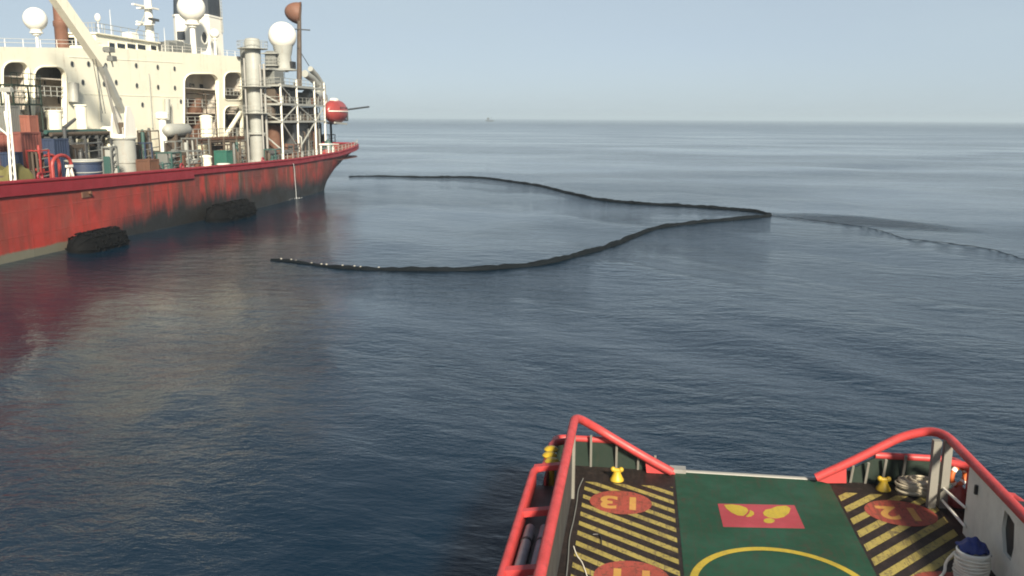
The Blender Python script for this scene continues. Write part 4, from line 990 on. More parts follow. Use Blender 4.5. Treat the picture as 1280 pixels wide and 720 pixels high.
skid(232, 273, 117, -59.6, 0.8, [BROWNM, GREY, RUST], 'tall brown pipe manifold standing inside the large aft opening', name='pipe_manifold', seed=61, frame_mat=BROWNM)
skid(278, 304, 137, -59.6, 0.8, [BROWNM, GREY], 'brown valve manifold behind the diagonal brace', name='pipe_manifold', seed=62, frame_mat=GREY)
skid(174, 200, 163, -55.6, 1.2, [BROWNM, DGREY, TEAL], 'dark green and brown machinery against the wall aft of the crane', seed=63, frame_mat=BROWNM)
skid(262, 300, 180, -54.0, 1.4, [BROWNM, RUST, DGREY], 'dark brown engine skid behind the green box', seed=64, frame_mat=BROWNM)
skid(214, 252, 188, -49.4, 1.5, [BROWNM, GREYW, RUST], 'brown low valve skid at the rail forward of the domed drum', seed=65, frame_mat=GREY)
skid(334, 372, 150, -57.6, 1.2, [BROWNM, DGREY, RUST], 'dark brown boiler skid behind the scaffold tower', seed=66, frame_mat=BROWNM)
skid(366, 402, 134, -58.2, 1.2, [DGREY, GREY, BROWNM], 'dark grey tall machinery behind the scaffold tower', seed=67, frame_mat=DGREY)
skid(350, 376, 180, -52.0, 1.2, [RUST, BROWNM, DGREY], 'rusty brown pump skid inside the foot of the scaffold tower', seed=68, frame_mat=RUST)
skid(394, 420, 168, -55.0, 1.2, [DGREY, TEAL, GREY], 'dark grey winch machinery abaft the scaffold tower', seed=69, frame_mat=GREY)
skid(112, 146, 168, -55.2, 1.2, [BROWNM, DGREY], 'dark brown machinery behind the crane pedestal, beside vent tank', seed=70, frame_mat=BROWNM)
skid(40, 84, 176, -54.0, 1.2, [DGREY, BROWNM, NAVY], 'dark machinery behind the red winch frame', seed=71, frame_mat=DGREY)
skid(188, 212, 204, -48.2, 1.2, [TEAL, DGREY], 'low teal machinery at the rail next to the rust brown box', seed=72, frame_mat=TEAL)
# lifeboat on its ramp, at the stern
lbc = onX(419.5, 139, -51.6)
lb = thing('lifeboat', (lbc.x, lbc.y, lbc.z - 2.1), 'red enclosed lifeboat on a ramp at the tanker stern', 'lifeboat')
L, W_, H_ = 8.2, 3.3, 4.1; rows = []; nS, nR = 15, 18
for i in range(nS):
    s_ = -1 + 2 * i / (nS - 1); f = max(1 - abs(s_) ** 2.6, 0.02) ** 0.6; ring = []
    for j in range(nR):
        a = 2 * math.pi * j / nR; cx_, cz = math.cos(a), math.sin(a)
        zz = cz * (H_ * 0.5 if cz < 0 else H_ * 0.46)
        ring.append((lbc.x + cx_ * W_ / 2 * f * (1 if cz < 0.2 else 0.93), lbc.y + s_ * L / 2, lbc.z + zz * f ** 0.8))
    rows.append(ring)
MB().add([v for r_ in rows for v in r_], [(i * nR + j, i * nR + (j + 1) % nR, (i + 1) * nR + (j + 1) % nR, (i + 1) * nR + j) for i in range(nS - 1) for j in range(nR)] + [tuple(range(nR)), tuple((nS - 1) * nR + j for j in range(nR))]).build('boat_hull', BOATRED, lb)
MB().torus(lbc + Vector((0, 0, -0.1)), 1.0, 0.07, n=4, m=4)
MB().cbox(lbc + Vector((0, -0.6, H_ * 0.46)), 1.1, 1.5, 0.5, 0.15).build('canopy', WHITE, lb, smooth=0)
bl = MB()
for k_ in range(nS - 1): bl.beam(Vector(rows[k_][0]) + Vector((0.03, 0, 0)), Vector(rows[k_ + 1][0]) + Vector((0.03, 0, 0)), 0.14, 0.16)
bl.build('rubbing_strake', WHITE, lb, smooth=0)
for dy in (-1.6, -0.6, 0.5, 1.5): MB().cyl(lbc + Vector((W_ * 0.44, dy, 0.55)), lbc + Vector((W_ * 0.475, dy, 0.55)), 0.17, n=12).build('window', GLASS, lb)
cr = thing('launch_ramp', (lbc.x, lbc.y, DK), 'pale steel launch ramp carrying the red lifeboat', 'ramp')
for s_ in (-1, 1):
    MB().beam((lbc.x + s_ * 0.9, lbc.y - 3.2, lbc.z - 1.9), (lbc.x + s_ * 0.9, lbc.y + 3.0, lbc.z - 2.15), 0.25, 0.3).build('ramp_beam', GREYW, cr, smooth=0)
    for dy in (-2.8, -0.6): MB().beam((lbc.x + s_ * 0.9, min(lbc.y + dy, 143.0), DK), (lbc.x + s_ * 0.9, min(lbc.y + dy, 143.0), lbc.z - 2.0), 0.28).build('leg', GREYW, cr, smooth=0)
MB().beam((lbc.x - 1.1, lbc.y - 2.0, DK + 2.0), (lbc.x + 1.1, lbc.y - 2.0, DK + 2.0), 0.2).build('crossbeam', GREYW, cr, smooth=0)
dv0 = onX(434, 137, -51.0); dv1 = onX(461, 133.5, -51.0)
MB().tube([(lbc.x + 0.9, lbc.y - 0.5, lbc.z - 1.5), (-51, dv0.y, dv0.z - 1.8), (-51, dv0.y, dv0.z), dv1], 0.16, 8).build('davit_arm', DGREY, cr)
tp = onX(428, 166, -50.4)
cv = thing('covered_winch', (-50.6, min(tp.y, 141), DK), 'teal tarpaulin covered winch beneath the lifeboat', 'winch')
yy = min(tp.y, 141)
MB().lathe((-50.6, yy, DK), [(1.0, 0), (1.05, 0.9), (0.85, 1.9), (0.4, 2.7), (0.1, 2.9)], 9).build('tarpaulin', TEAL, cv, smooth=20)
MB().box(-51.9, -49.3, yy - 1.2, yy + 1.2, DK, DK + 0.12).build('base_frame', GREYW, cv, smooth=0)
tb = onX(411, 182, -48.6)
wt = thing('mooring_winch', (-48.9, tb.y, DK), 'white framed mooring winch at the tanker stern rail', 'winch')
for dx in (-0.6, 0.6):
    for dy in (-1.0, 1.0): MB().box(-48.9 + dx - 0.1, -48.9 + dx + 0.1, tb.y + dy - 0.1, tb.y + dy + 0.1, DK, DK + 2.2).build('leg', WHITE, wt, smooth=0)
MB().box(-49.7, -48.1, tb.y - 1.3, tb.y + 1.3, DK + 2.2, DK + 2.4).build('table_top', WHITE, wt, smooth=0)
MB().cyl((-48.9, tb.y - 0.8, DK + 1.0), (-48.9, tb.y + 0.8, DK + 1.0), 0.5, n=14).build('drum', REDMACH, wt)

# stern rail posts
sr = MB()
for Y in np.arange(112, 148.9, 1.9):
    x = CX + rim_x(Y) - 0.05; sr.cyl((x, Y, rim_z(Y) + 0.1), (x, Y, rim_z(Y) + 1.0), 0.045, n=6)
for dz in (0.55, 1.0): sr.tube([(CX + rim_x(Y) - 0.05, Y, rim_z(Y) + dz) for Y in np.arange(112, 148.9, 1.9)], 0.035, 6)
sr.build('stern_railing', GREYW, tanker)
# fairleads on the rim
for Y in (64, 86, 106):
    MB().torus((CX + rim_x(Y) - 0.05, Y, rim_z(Y) + 0.4), 0.28, 0.1, (1, 0, 0), 16, 8).build('fairlead', GUNWALE, tanker)
# overboard pads
for px, py in ((108, 243),):
    p = onX(px, py, HX); pd = MB().cbox((HX + 0.02, p.y, p.z), 0.14, 1.4, 0.5, 0.04); pd.cyl((HX, p.y + 0.3, p.z + 0.1), (HX + 0.3, p.y + 0.3, p.z + 0.1), 0.13, n=10)
    pd.build('discharge_pad', RUST, tanker, smooth=0)

# ------------------------------------------------------------------ floating fenders against the hull
def fender(y0, y1, dia, lab):
    yc = (y0 + y1) / 2; x = HX + dia / 2 + 0.12; z = dia * 0.10; r_ = dia / 2; L = y1 - y0
    t = thing('floating_fender', (x, yc, 0), lab, 'fender', 'fenders along the tanker')
    prof = [(0.25, 0), (0.55, 0.03), (0.82, 0.09), (1.0, 0.2), (1.0, 0.8), (0.82, 0.91), (0.55, 0.97), (0.25, 1)]
    MB().tube([(x, y0 + L * f, z) for _, f in prof], [r_ * 0.88 * a for a, _ in prof], 24).build('bladder', RUBBER, t)
    for i in range(5):
        y = y0 + L * (0.2 + 0.15 * i)
        for j in range(10):
            a = j * 2 * math.pi / 10 + 0.3 * (i % 2)
            c = (x + math.cos(a) * r_ * 0.93, y, z + math.sin(a) * r_ * 0.93)
            if c[0] > HX + 0.35: MB().torus(c, r_ * 0.17, r_ * 0.05, (math.cos(a), 0, math.sin(a)), 12, 6).build('tyre', RUBBER, t)
    ch = MB()
    for j in range(8): a = j * math.pi / 4; ch.tube([(x + math.cos(a) * r_ * ra * 1.0, y0 + L * f, z + math.sin(a) * r_ * ra) for ra, f in ((0.4, 0.01), (0.92, 0.12), (0.98, 0.5), (0.92, 0.88), (0.4, 0.99))], 0.05, 5)
    ch.build('chain_net', RUBBER, t)
fender(onX(84, 310, HX + 1).y, onX(148, 310, HX + 1).y, 2.7, 'black floating fender in a tyre net below the navy tank')
fender(onX(256, 272, HX + 1).y, onX(309, 272, HX + 1).y, 2.9, 'black floating fender in a tyre net below the green box')

# water falling overboard
p = onX(367, 206, HX + 0.3); q = onX(367, 267, HX + 1.2)
ws = thing('water_outfall', (HX + 1.0, p.y, 0), 'thin white stream of water falling from the tanker rail to the sea', 'water jet')
zt_ = onX(367, 204, HX + 0.4).z
st_ = MB().tube([(HX + 0.25 + 0.25 * t_ ** 0.6, p.y + 0.03 * math.sin(9 * t_), zt_ * (1 - t_ * t_ * 0.4 - t_ * 0.6)) for t_ in np.linspace(0, 1, 14)], [0.014 + 0.014 * t_ for t_ in np.linspace(0, 1, 14)], 8)
st_.build('stream', FOAM, ws)
sp = MB()
for i in range(26):
    a = random.uniform(0, 6.28); r_ = abs(random.gauss(0, 1.0)); s_ = random.uniform(0.02, 0.06)
    sp.ball((HX + 0.6 + r_ * math.cos(a) * 0.4, p.y + r_ * math.sin(a), 0.05 + random.uniform(0, 0.25) * math.exp(-r_)), s_, (1, 1, 0.6), 7, 5)
tag(sp.build('splash', FOAM, ws), kind='stuff')

# ================================================================== OIL BOOM
bpx = [(436, 221.8), (462, 221.5), (500, 221), (540, 221.3), (580, 222), (615, 224), (640, 227), (668, 231), (690, 236.5), (712, 242.5), (740, 248.5), (785, 253), (830, 256.5), (880, 260), (930, 264), (952, 267), (961, 270.5), (955, 274), (915, 277), (870, 279), (835, 282), (810, 287.5), (790, 295), (775, 303.5), (750, 313), (720, 322), (690, 328), (640, 334), (600, 337), (550, 338.8), (500, 338.5), (455, 336), (420, 333.5), (385, 329.5), (355, 326.5), (334, 324.5)]
bp = [onZ(x, y, 0.0) for x, y in bpx]
def smooth_path(P, step):
    out = []
    for i in range(len(P) - 1):
        a = P[max(i - 1, 0)]; b_ = P[i]; c = P[i + 1]; d = P[min(i + 2, len(P) - 1)]
        for t_ in np.linspace(0, 1, 12, endpoint=False):
            out.append(0.5 * ((2 * b_) + (c - a) * t_ + (2 * a - 5 * b_ + 4 * c - d) * t_ ** 2 + (3 * b_ - a - 3 * c + d) * t_ ** 3))
    out.append(P[-1]); res = [out[0]]; acc = 0
    for a, b_ in zip(out[:-1], out[1:]):
        seg = (b_ - a).length
        while acc + seg >= step and seg > 1e-6:
            a = a.lerp(b_, (step - acc) / seg); res.append(a.copy()); seg = (b_ - a).length; acc = 0
        acc += seg
    return res
path = smooth_path(bp, 0.5)
for p_ in path: p_.z = sea_z(p_.x, p_.y)
mid = path[len(path) // 2]
ob = thing('oil_boom', (mid.x, mid.y, 0), 'long black floating oil boom looping out from the tanker in a hairpin', 'oil boom')
nper = 3; segs = len(path) // nper
for i in range(segs):
    pts = path[i * nper:(i + 1) * nper + 1]
    if len(pts) < 3: continue
    far = i / segs
    end = far > 0.93
    r0 = float(np.interp(far, [0, 0.06, 0.88, 0.95, 1.0], [0.10, 0.27, 0.29, 0.18, 0.11]))
    wob = [Vector((0, 0, 0.05 + 0.04 * math.sin(i * 1.7 + j))) for j in range(len(pts))]
    pp = [p + w_ for p, w_ in zip(pts, wob)]; m_ = len(pp)
    rs = [r0 * (0.92 if j in (0, m_ - 1) else 1.0) * random.uniform(0.8, 1.2) for j in range(m_)]
    MB().tube(pp, rs, 8).build('float', BOOMMAT, ob)
    if end:
        for j in range(1 + i % 2): MB().ball(pp[j] + Vector((0.0, 0.0, r0 * 0.95)), 0.08, (1, 1, 0.8), 10, 6).build('marker_float', BOOMWHITE, ob)
sk = MB()
vs = [(p.x, p.y, z) for p in path for z in (p.z + 0.12, p.z - 0.35)]
sk.add(vs, [(2 * i, 2 * i + 2, 2 * i + 3, 2 * i + 1) for i in range(len(path) - 1)])
sk.build('skirt', BOOMMAT, ob)
# tow line trailing from the apex
tl = [onZ(x, y, 0.03) for x, y in ((963, 270.5), (1000, 273), (1040, 279), (1085, 286), (1110, 292), (1130, 299.5), (1160, 303), (1200, 308), (1240, 314), (1280, 325))]
tp_ = smooth_path(tl, 0.4)
for p_ in tp_: p_.z = sea_z(p_.x, p_.y) + 0.015
tag(MB().tube([p - tl[0] + Vector((random.uniform(-.06, .06), random.uniform(-.06, .06), 0.02 * math.sin(i))) for i, p in enumerate(tp_)], 0.022, 6).build('tow_line', BOOMMAT, base=tuple(tl[0])), 'thin dark tow line floating from the tip of the oil boom', 'rope')
bpy.data.objects['tow_line'].data.transform(Matrix.Translation(tl[0]))

# far ship on the horizon
fs_ = onZ(612, 152.5, 0); fs_ = Vector((fs_.x, fs_.y, 0)) ; s_ = 1.0
D = 2600; dirv = ray(612, 147.5); dirv = Vector((dirv.x, dirv.y, 0)).normalized(); c = dirv * D
fsh = thing('distant_ship', (c.x, c.y, 0), 'tiny dark ship far off on the hazy horizon', 'ship')
hl = MB(); 
hl.prism([(c.x - 11, c.y, -1), (c.x + 10, c.y, -1), (c.x + 14, c.y, 4), (c.x - 12, c.y, 4)], (0, 5, 0)); hl.build('hull', BLACKM, fsh, smooth=0)
MB().box(c.x - 8, c.x - 1, c.y + 0.5, c.y + 4.5, 4, 11).build('superstructure', DGREY, fsh, smooth=0)
MB().cyl((c.x + 4, c.y + 2.5, 4), (c.x + 4, c.y + 2.5, 13), 0.5, n=8).build('mast', DGREY, fsh)

# ================================================================== SUPPLY BOAT (foreground)
ZD = 2.2; XL, XR = -1.35, 7.2; XC = (XL + XR) / 2; OL, OR = -2.12, 2 * XC + 2.12; YS = 21.65
boat = thing('supply_boat', (XC, 14, 0), 'supply boat afterdeck painted green and hazard striped inside red topped bulwarks', 'boat')
b = MB()
b.prism([(OL + 0.25, YS, 0.3), (OL, YS, 0.6), (OL, YS, ZD - 0.02), (OR, YS, ZD - 0.02), (OR, YS, 0.6), (OR - 0.25, YS, 0.3), (OR - 0.6, YS, -1.2), (OL + 0.6, YS, -1.2)], (0, -30, 0))
b.build('hull', DKGREEN, boat, smooth=0)
MB().box(OL + 0.02, OR - 0.02, -8, YS + 0.1, ZD - 0.02, ZD).build('deck', DECKDARK, boat, smooth=0)
GL, GR = 1.12, 4.87
gd = MB().box(GL, GR, -8, YS + 0.02, ZD + 0.001, ZD + 0.005).build('green_lane', DECKGREEN, boat, smooth=0)

def flat(poly, z, th=0.003):
    return MB().prism([(x, y, z) for x, y in poly], (0, 0, th))
def clip(poly, x0, x1, y0, y1):
    for ax, lim, sg in ((0, x0, 1), (0, x1, -1), (1, y0, 1), (1, y1, -1)):
        out = []
        for i in range(len(poly)):
            a, b_ = poly[i], poly[(i + 1) % len(poly)]
            ia, ib = (a[ax] - lim) * sg >= 0, (b_[ax] - lim) * sg >= 0
            if ia: out.append(a)
            if ia != ib:
                t_ = (lim - a[ax]) / (b_[ax] - a[ax]); out.append((a[0] + (b_[0] - a[0]) * t_, a[1] + (b_[1] - a[1]) * t_))
        poly = out
        if len(poly) < 3: return []
    return poly
# hazard stripes: each one a painted sheet
def stripes(x0, x1, y0, y1, slope, pitch, duty, phase):
    k0 = y0 - abs(slope) * (x1 - x0) - pitch; n_ = int((y1 - k0 + abs(slope) * (x1 - x0)) / pitch) + 3
    for i in range(n_):
        c0 = k0 + i * pitch + phase; w_ = pitch * duty
        poly = [(x0 - 1, c0 - slope * 1), (x1 + 1, c0 + slope * (x1 - x0 + 1)), (x1 + 1, c0 + w_ + slope * (x1 - x0 + 1)), (x0 - 1, c0 + w_ - slope * 1)]
        poly = clip(poly, x0, x1, y0, y1)
        if len(poly) >= 3: flat(poly, ZD + 0.004).build('hazard_stripe', STRIPE, boat, smooth=0)
stripes(-1.08, 1.04, 12.0, 20.62, -0.69, 0.475, 0.42, 0.10)
stripes(4.93, 7.06, 12.0, 20.95, 1.08, 0.62, 0.47, 0.18)
# numbered landing spots
def disc(cx, cy, rx, ry, num):
    pts = [(cx + rx * math.cos(2 * math.pi * i / 40), cy + ry * math.sin(2 * math.pi * i / 40)) for i in range(40)]
    d_ = flat(pts, ZD + 0.009).build('number_spot', SPOTRED, boat, smooth=0)
    if num:
        for ch, dx in zip(num, (0.28, -0.28)):
            me_ = text_mesh(ch, 0.92, Vector((cx + dx, cy, ZD + 0.014)) - WLOC[boat.name], math.pi, 0.03)
            finish('digit', me_, NUMBER, d_, WLOC[boat.name], 0)
disc(-0.19, 19.55, 0.72, 0.64, '13'); disc(6.14, 19.96, 0.78, 0.68, '12'); disc(0.1, 16.1, 0.74, 0.66, '11'); disc(6.2, 16.6, 0.78, 0.68, None)
# footprint panel
pan = flat([tuple(onZ(x, y, ZD)[:2]) for x, y in ((897, 630), (993, 632), (1006, 661), (904, 659))], ZD + 0.008).build('foot_panel', SIGNRED, boat, smooth=0)
def z7(pts): return [tuple(onZ(830 + x * 0.3055, 500 + y * 0.3055, ZD)[:2]) for x, y in pts]
flat(z7([(245, 432), (275, 429), (310, 434), (338, 444), (345, 455), (338, 466), (325, 476), (300, 474), (275, 462), (256, 447)]), ZD + 0.013).build('footprint', RINGY, pan, smooth=0)
flat(z7([(352, 452), (366, 460), (369, 470), (358, 478), (340, 481), (334, 478), (348, 466)]), ZD + 0.013).build('footprint_heel', RINGY, pan, smooth=0)
flat(z7([(405, 464), (415, 452), (438, 447), (462, 437), (500, 435), (518, 446), (511, 465), (490, 481), (460, 487), (430, 483), (410, 475)]), ZD + 0.013).build('footprint', RINGY, pan, smooth=0)
flat(z7([(430 + 23 * math.cos(a), 496 + 10 * math.sin(a)) for a in np.linspace(0, 6.28, 18, endpoint=False)]), ZD + 0.013).build('footprint_heel', RINGY, pan, smooth=0)
# landing circle
rg = MB(); cyc, rcr = 16.02, 1.77; n_ = 72
vs = [(2.97 + r_ * math.cos(2 * math.pi * i / n_), cyc + r_ * math.sin(2 * math.pi * i / n_), ZD + z) for z in (0.009, 0.012) for r_ in (rcr, rcr - 0.15) for i in range(n_)]
rg.add(vs, [(2 * n_ + i, 2 * n_ + (i + 1) % n_, 3 * n_ + (i + 1) % n_, 3 * n_ + i) for i in range(n_)] + [(i, (i + 1) % n_, 2 * n_ + (i + 1) % n_, 2 * n_ + i) for i in range(n_)])
rg.build('landing_circle', RINGY, boat, smooth=0)

# bulwarks
def rounded(pts, rad, n=6):
    pts = [Vector(p) for p in pts]; out = [pts[0]]
    for i in range(1, len(pts) - 1):
        a, b_, c = pts[i - 1], pts[i], pts[i + 1]
        u = (a - b_).normalized() * min(rad, (a - b_).length * 0.48); v = (c - b_).normalized() * min(rad, (c - b_).length * 0.48)
        for k_ in range(n + 1): t_ = k_ / n; out.append((b_ + u) * (1 - t_) ** 2 + b_ * 2 * t_ * (1 - t_) + (b_ + v) * t_ ** 2)
    out.append(pts[-1]); return out
ZR = ZD + 1.65
YB = 21.4
# port side as seen (left): solid dark inner wall
MB().box(XL - 0.06, XL, -8, 20.55, ZD, ZR).build('inner_wall', WALLDARK, boat, smooth=0)
lw = [(XL - 0.02, -8, ZR)] + [(XL - 0.02, 20.7, ZR)] + [tuple(onY(x, y, YB)) for x, y in ((744, 534), (775, 553), (809, 573), (840, 590))]
MB().tube(rounded(lw, 0.4), 0.105, 12).build('top_rail', RAILRED, boat, smooth=60)
pl = [onY(x, y, YB + 0.02) for x, y in ((806, 571), (840, 588.5), (844, 594), (842, 597.5), (808, 597))]
for p_ in pl: p_.z = max(p_.z, ZD + 0.006)
MB().prism(pl, (0, 0.09, 0)).build('stern_plate', RAILRED, boat, smooth=0)
rw_ = [(XR + 0.02, -8, ZR), (XR + 0.02, 21.15, ZR)] + [tuple(onY(x, y, YB)) for x, y in ((1130, 544), (1098, 560), (1062, 578), (1020, 597))]
MB().tube(rounded(rw_, 0.9, 10), 0.105, 12).build('top_rail', RAILRED, boat, smooth=60)
pl = [onY(x, y, YB + 0.02) for x, y in ((1058, 578), (1022, 596), (1020, 600.5), (1034, 604), (1058, 604))]
for p_ in pl: p_.z = max(p_.z, ZD + 0.006)
MB().prism(pl, (0, 0.09, 0)).build('stern_plate', RAILRED, boat, smooth=0)
# right inner wall with a tall freeing port
yW = 19.15
so = [onX(x, y, XR) for x, y in ((1256, 636), (1262, 640), (1268, 655), (1267, 685), (1263, 702), (1254, 690), (1252, 660))]
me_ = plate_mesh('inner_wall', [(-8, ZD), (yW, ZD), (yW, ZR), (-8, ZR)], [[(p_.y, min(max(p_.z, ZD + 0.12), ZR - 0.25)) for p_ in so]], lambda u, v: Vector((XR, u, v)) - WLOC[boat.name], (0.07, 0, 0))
finish('inner_wall', me_, WALLSHADELIFT, boat, WLOC[boat.name], 0)
ys_ = [p_.y for p_ in so]
MB().box(XR + 0.075, XR + 0.4, min(ys_) - 0.1, max(ys_) + 0.1, ZD, ZR - 0.1).build('port_dark_backing', BLACKM, boat, smooth=0)  # added black box, stands in for the dark inside of the port
p_ = onX(1222, 612, XR)
MB().cbox((XR - 0.03, p_.y, p_.z), 0.06, 0.08, 0.2, 0.01).build('latch', BLACKM, boat, smooth=0)
stf = MB()
for y in np.arange(9.5, 19, 1.55): stf.box(XR + 0.07, XR + 0.2, y, y + 0.05, ZD, ZR - 0.05)
stf.build('wall_stiffener', WALLGREY, boat, smooth=0)
for px, pyb in ((1166.5, 612), (1180.5, 625)):
    q_ = onZ(px - 1.5, pyb, ZD)
    q_.x = XR - 0.02 if px > 1170 else XR - 0.28
    y = onX(px, 600, q_.x).y
    MB().box(q_.x - 0.085, q_.x + 0.085, y - 0.085, y + 0.085, ZD, ZR - 0.02 if px > 1170 else ZR - 0.02).build('rail_post', WALLGREY, boat, smooth=0)
for (a, b2) in (((1174, 606), (1206, 634)), ((1174, 621), (1206, 658))):
    MB().cyl(onX(*a, XR - 0.05), onX(*b2, XR - 0.05), 0.03, n=8).build('guard_rail', WHITE, boat)
# left: pale post and wall cable
p_ = onX(719, 545, XL + 0.06); q_ = onX(718, 578, XL + 0.06)
MB().box(XL + 0.005, XL + 0.07, p_.y - 0.09, p_.y + 0.09, ZD, ZR - 0.1).build('rail_post', WALLGREY, boat, smooth=0)

# outer rails and bulwark plating, both sides
for sgn, xo, xi, nm in ((-1, OL, XL, 'l'), (1, OR, XR, 'r')):
    xin = xo - sgn * 0.22
    pts = [(xo, -8, 3.3), (xo, 18.55, 3.3), (xin, 18.75, 3.28), (xin, 20.55, 3.2), (xi + sgn * 0.05, 20.75, 3.2)]
    MB().tube(rounded(pts, 0.25), 0.085, 10).build('outer_rail', RAILRED, boat, smooth=60)
    MB().box(min(xo, xo - sgn * 0.06), max(xo, xo - sgn * 0.06), -8, 18.5, ZD, 3.24).build('outer_plate', RAILRED, boat, smooth=0)
    MB().box(min(xin, xin - sgn * 0.05), max(xin, xin - sgn * 0.05), 18.6, 20.6, ZD, 3.1).build('outer_plate', RAILRED, boat, smooth=0)
    for y in (18.62, 16.3, 13.95, 11.5):
        MB().beam((xo, y, 3.3), (xi + sgn * 0.03, y, 3.42), 0.17, 0.12).build('cross_rail', RAILRED, boat, smooth=0)
    # stern quarter plating
    xe = onY(770 if sgn < 0 else 1095, 555, YS + 0.02).x; xg = GL - 0.03 if sgn < 0 else GR + 0.03
    MB().prism([(xin, YS - 0.02, ZD - 0.3), (xg, YS - 0.02, ZD - 0.3), (xg, YS - 0.02, ZD + 0.02), (xe, YS - 0.02, ZD + 0.66), (xin, YS - 0.02, ZD + 0.66)], (0, 0.08, 0)).build('stern_bulwark', DKGREEN, boat, smooth=0)
    MB().tube(rounded([(xin, 20.6, 3.1), (xin, YS + 0.02, 2.92), (xe, YS + 0.02, 2.92)], 0.3), 0.085, 8).build('stern_rail', RAILRED, boat, smooth=60)
    xs_ = (-1.0, -0.35, 0.2, 0.62) if sgn < 0 else (6.6, 6.15, 5.75, 5.4)
    for x in xs_: MB().beam((x, YS - 0.03, ZD), (x, YB + 0.05, ZD + 1.0 - abs(x - (XL if sgn < 0 else XR)) * 0.28), 0.055).build('stanchion', WALLGREY, boat, smooth=0)
# stern roller
srl = MB().cyl((GL + 0.1, YS + 0.02, ZD - 0.04), (GR - 0.1, YS + 0.02, ZD - 0.04), 0.085, n=16)
srl.build('stern_roller', STEEL, boat)
for x0_, x1_ in ((GL - 0.12, GL + 0.28), (GR - 0.28, GR + 0.12)):
    MB().prism([(x0_, YS - 0.15, ZD + 0.006), (x1_, YS - 0.15, ZD + 0.006), (x1_, YS + 0.12, ZD + 0.006), (x0_, YS + 0.12, ZD + 0.006)], (0, 0, 0.1)).build('roller_bracket', STEEL, boat, smooth=0)

# bollards
def bollard(px, py):
    c = onZ(px, py, ZD); t_ = MB()
    t_.lathe(c, [(0.17, 0), (0.17, 0.03), (0.14, 0.08), (0.095, 0.18), (0.085, 0.24)], 20)
    o = t_.build('bollard', YELLOW, boat)
    MB().cyl(c + Vector((-0.12, 0, 0.26)), c + Vector((0.12, 0, 0.26)), 0.05, n=12).build('bollard_bar', YELLOW, o)
    for s_ in (-1, 1): MB().ball(c + Vector((0.10 * s_, 0, 0.28)), 0.062, (1, 1, 1), 14, 10).build('bollard_horn', YELLOW, o)
bollard(771, 600); bollard(1104, 612)

# three mushroom fairlead rollers in the left quarter
c = onZ(691, 577, ZD + 0.9)
fr_ = MB()
for i, (dy, dz) in enumerate(((0.0, -0.02), (0.38, 0.06), (0.76, 0.1))):
    cc = onZ(*((690, 580), (687, 572.5), (689, 565))[i], 3.3)
    o = MB().lathe(cc, [(0.06, ZD - cc.z), (0.06, 0), (0.15, 0.03), (0.17, 0.07), (0.12, 0.12), (0.03, 0.14)], 18).build('fairlead_roller', YELLOW, boat)
# fender pipes lashed inside the left rail: loose things
def loose_pipe(x0_, x1_, y0_, y1_, z, r_, mat, lab):
    base = ((x0_ + x1_) / 2, (y0_ + y1_) / 2, z - r_)
    t = thing('fender_pipe', base, lab, 'pipe', 'pipes lying along the red bulwark')
    MB().tube([(x0_ + (x1_ - x0_) * t_, y0_ + (y1_ - y0_) * t_, z + 0.02 * math.sin(4 * t_)) for t_ in np.linspace(0, 1, 10)], r_, 14).build('tube', mat, t)
    bd = MB()
    for f_ in (0.12, 0.5, 0.88): bd.tube([(x0_ + (x1_ - x0_) * (f_ + d_), y0_ + (y1_ - y0_) * (f_ + d_), z) for d_ in (-0.006, 0.006)], r_ * 1.12, 14)
    bd.build('strap', DGREY, t)
    return t
MB().box(OL + 0.07, XL - 0.07, -8, 18.4, 2.96, 3.0).build('pipe_tray', BLACKM, boat, smooth=0)
loose_pipe(-1.92, -1.90, 11.0, 16.1, 3.0 + 0.10, 0.10, PIPEGREY, 'thick grey fender pipe lying against the outer red plate')
loose_pipe(-1.64, -1.62, 11.0, 16.15, 3.0 + 0.095, 0.095, PIPEGREY, 'thick grey fender pipe with white knot, in the middle of the tray')
loose_pipe(-1.47, -1.45, 10.5, 18.2, 3.0 + 0.045, 0.045, WROPE, 'thin pale pipe lying along the inner wall')
kn = MB(); c = Vector((-1.62, 14.15, 3.24))
for i in range(3): kn.torus(c + Vector((random.uniform(-.03, .03), random.uniform(-.08, .08), -0.03 + 0.0 * i)), 0.1 - 0.02 * i, 0.022, (random.uniform(-.4, .4), random.uniform(-.4, .4), 1), 16, 6)
tag(kn.build('rope_knot', WROPE, base=(-1.62, 14.15, 3.19)), 'small knot of white rope on the grey fender pipe', 'rope')

# rope heap in the right quarter
def rope_heap(px, py, rad, h, n_, mat, lab, r_=0.028):
    c = onZ(px, py, ZD); c.y = min(c.y, 21.25); mb = MB(); rd_ = random.Random(5)
    for k_ in range(n_):
        R_ = rad * rd_.uniform(0.5, 1.0); z0 = h * k_ / n_; tilt = Vector((rd_.uniform(-.25, .25), rd_.uniform(-.25, .25), 1)).normalized()
        off = Vector((rd_.uniform(-.1, .1), rd_.uniform(-.05, .05), 0)); pts = []
        for i in range(29):
            a = i * 2 * math.pi / 28; p = Vector((R_ * 1.15 * math.cos(a + k_), R_ * 0.75 * math.sin(a + k_), 0)); z = -(tilt.x * p.x + tilt.y * p.y)
            pts.append(c + off + p + Vector((0, 0, max(r_, z0 * (1 - 0.4 * (R_ / rad)) + z * 0.5 + r_))))
        mb.tube(pts, r_, 7, caps=False)
    return tag(mb_move(mb, 'rope_coil', mat, c), lab, 'rope')
def mb_move(mb, name, mat, c): return mb.build(name, mat, base=tuple(c))
rope_heap(1141, 607, 0.40, 0.42, 34, ROPE, 'heap of cream mooring rope in the quarter beside the grey post')
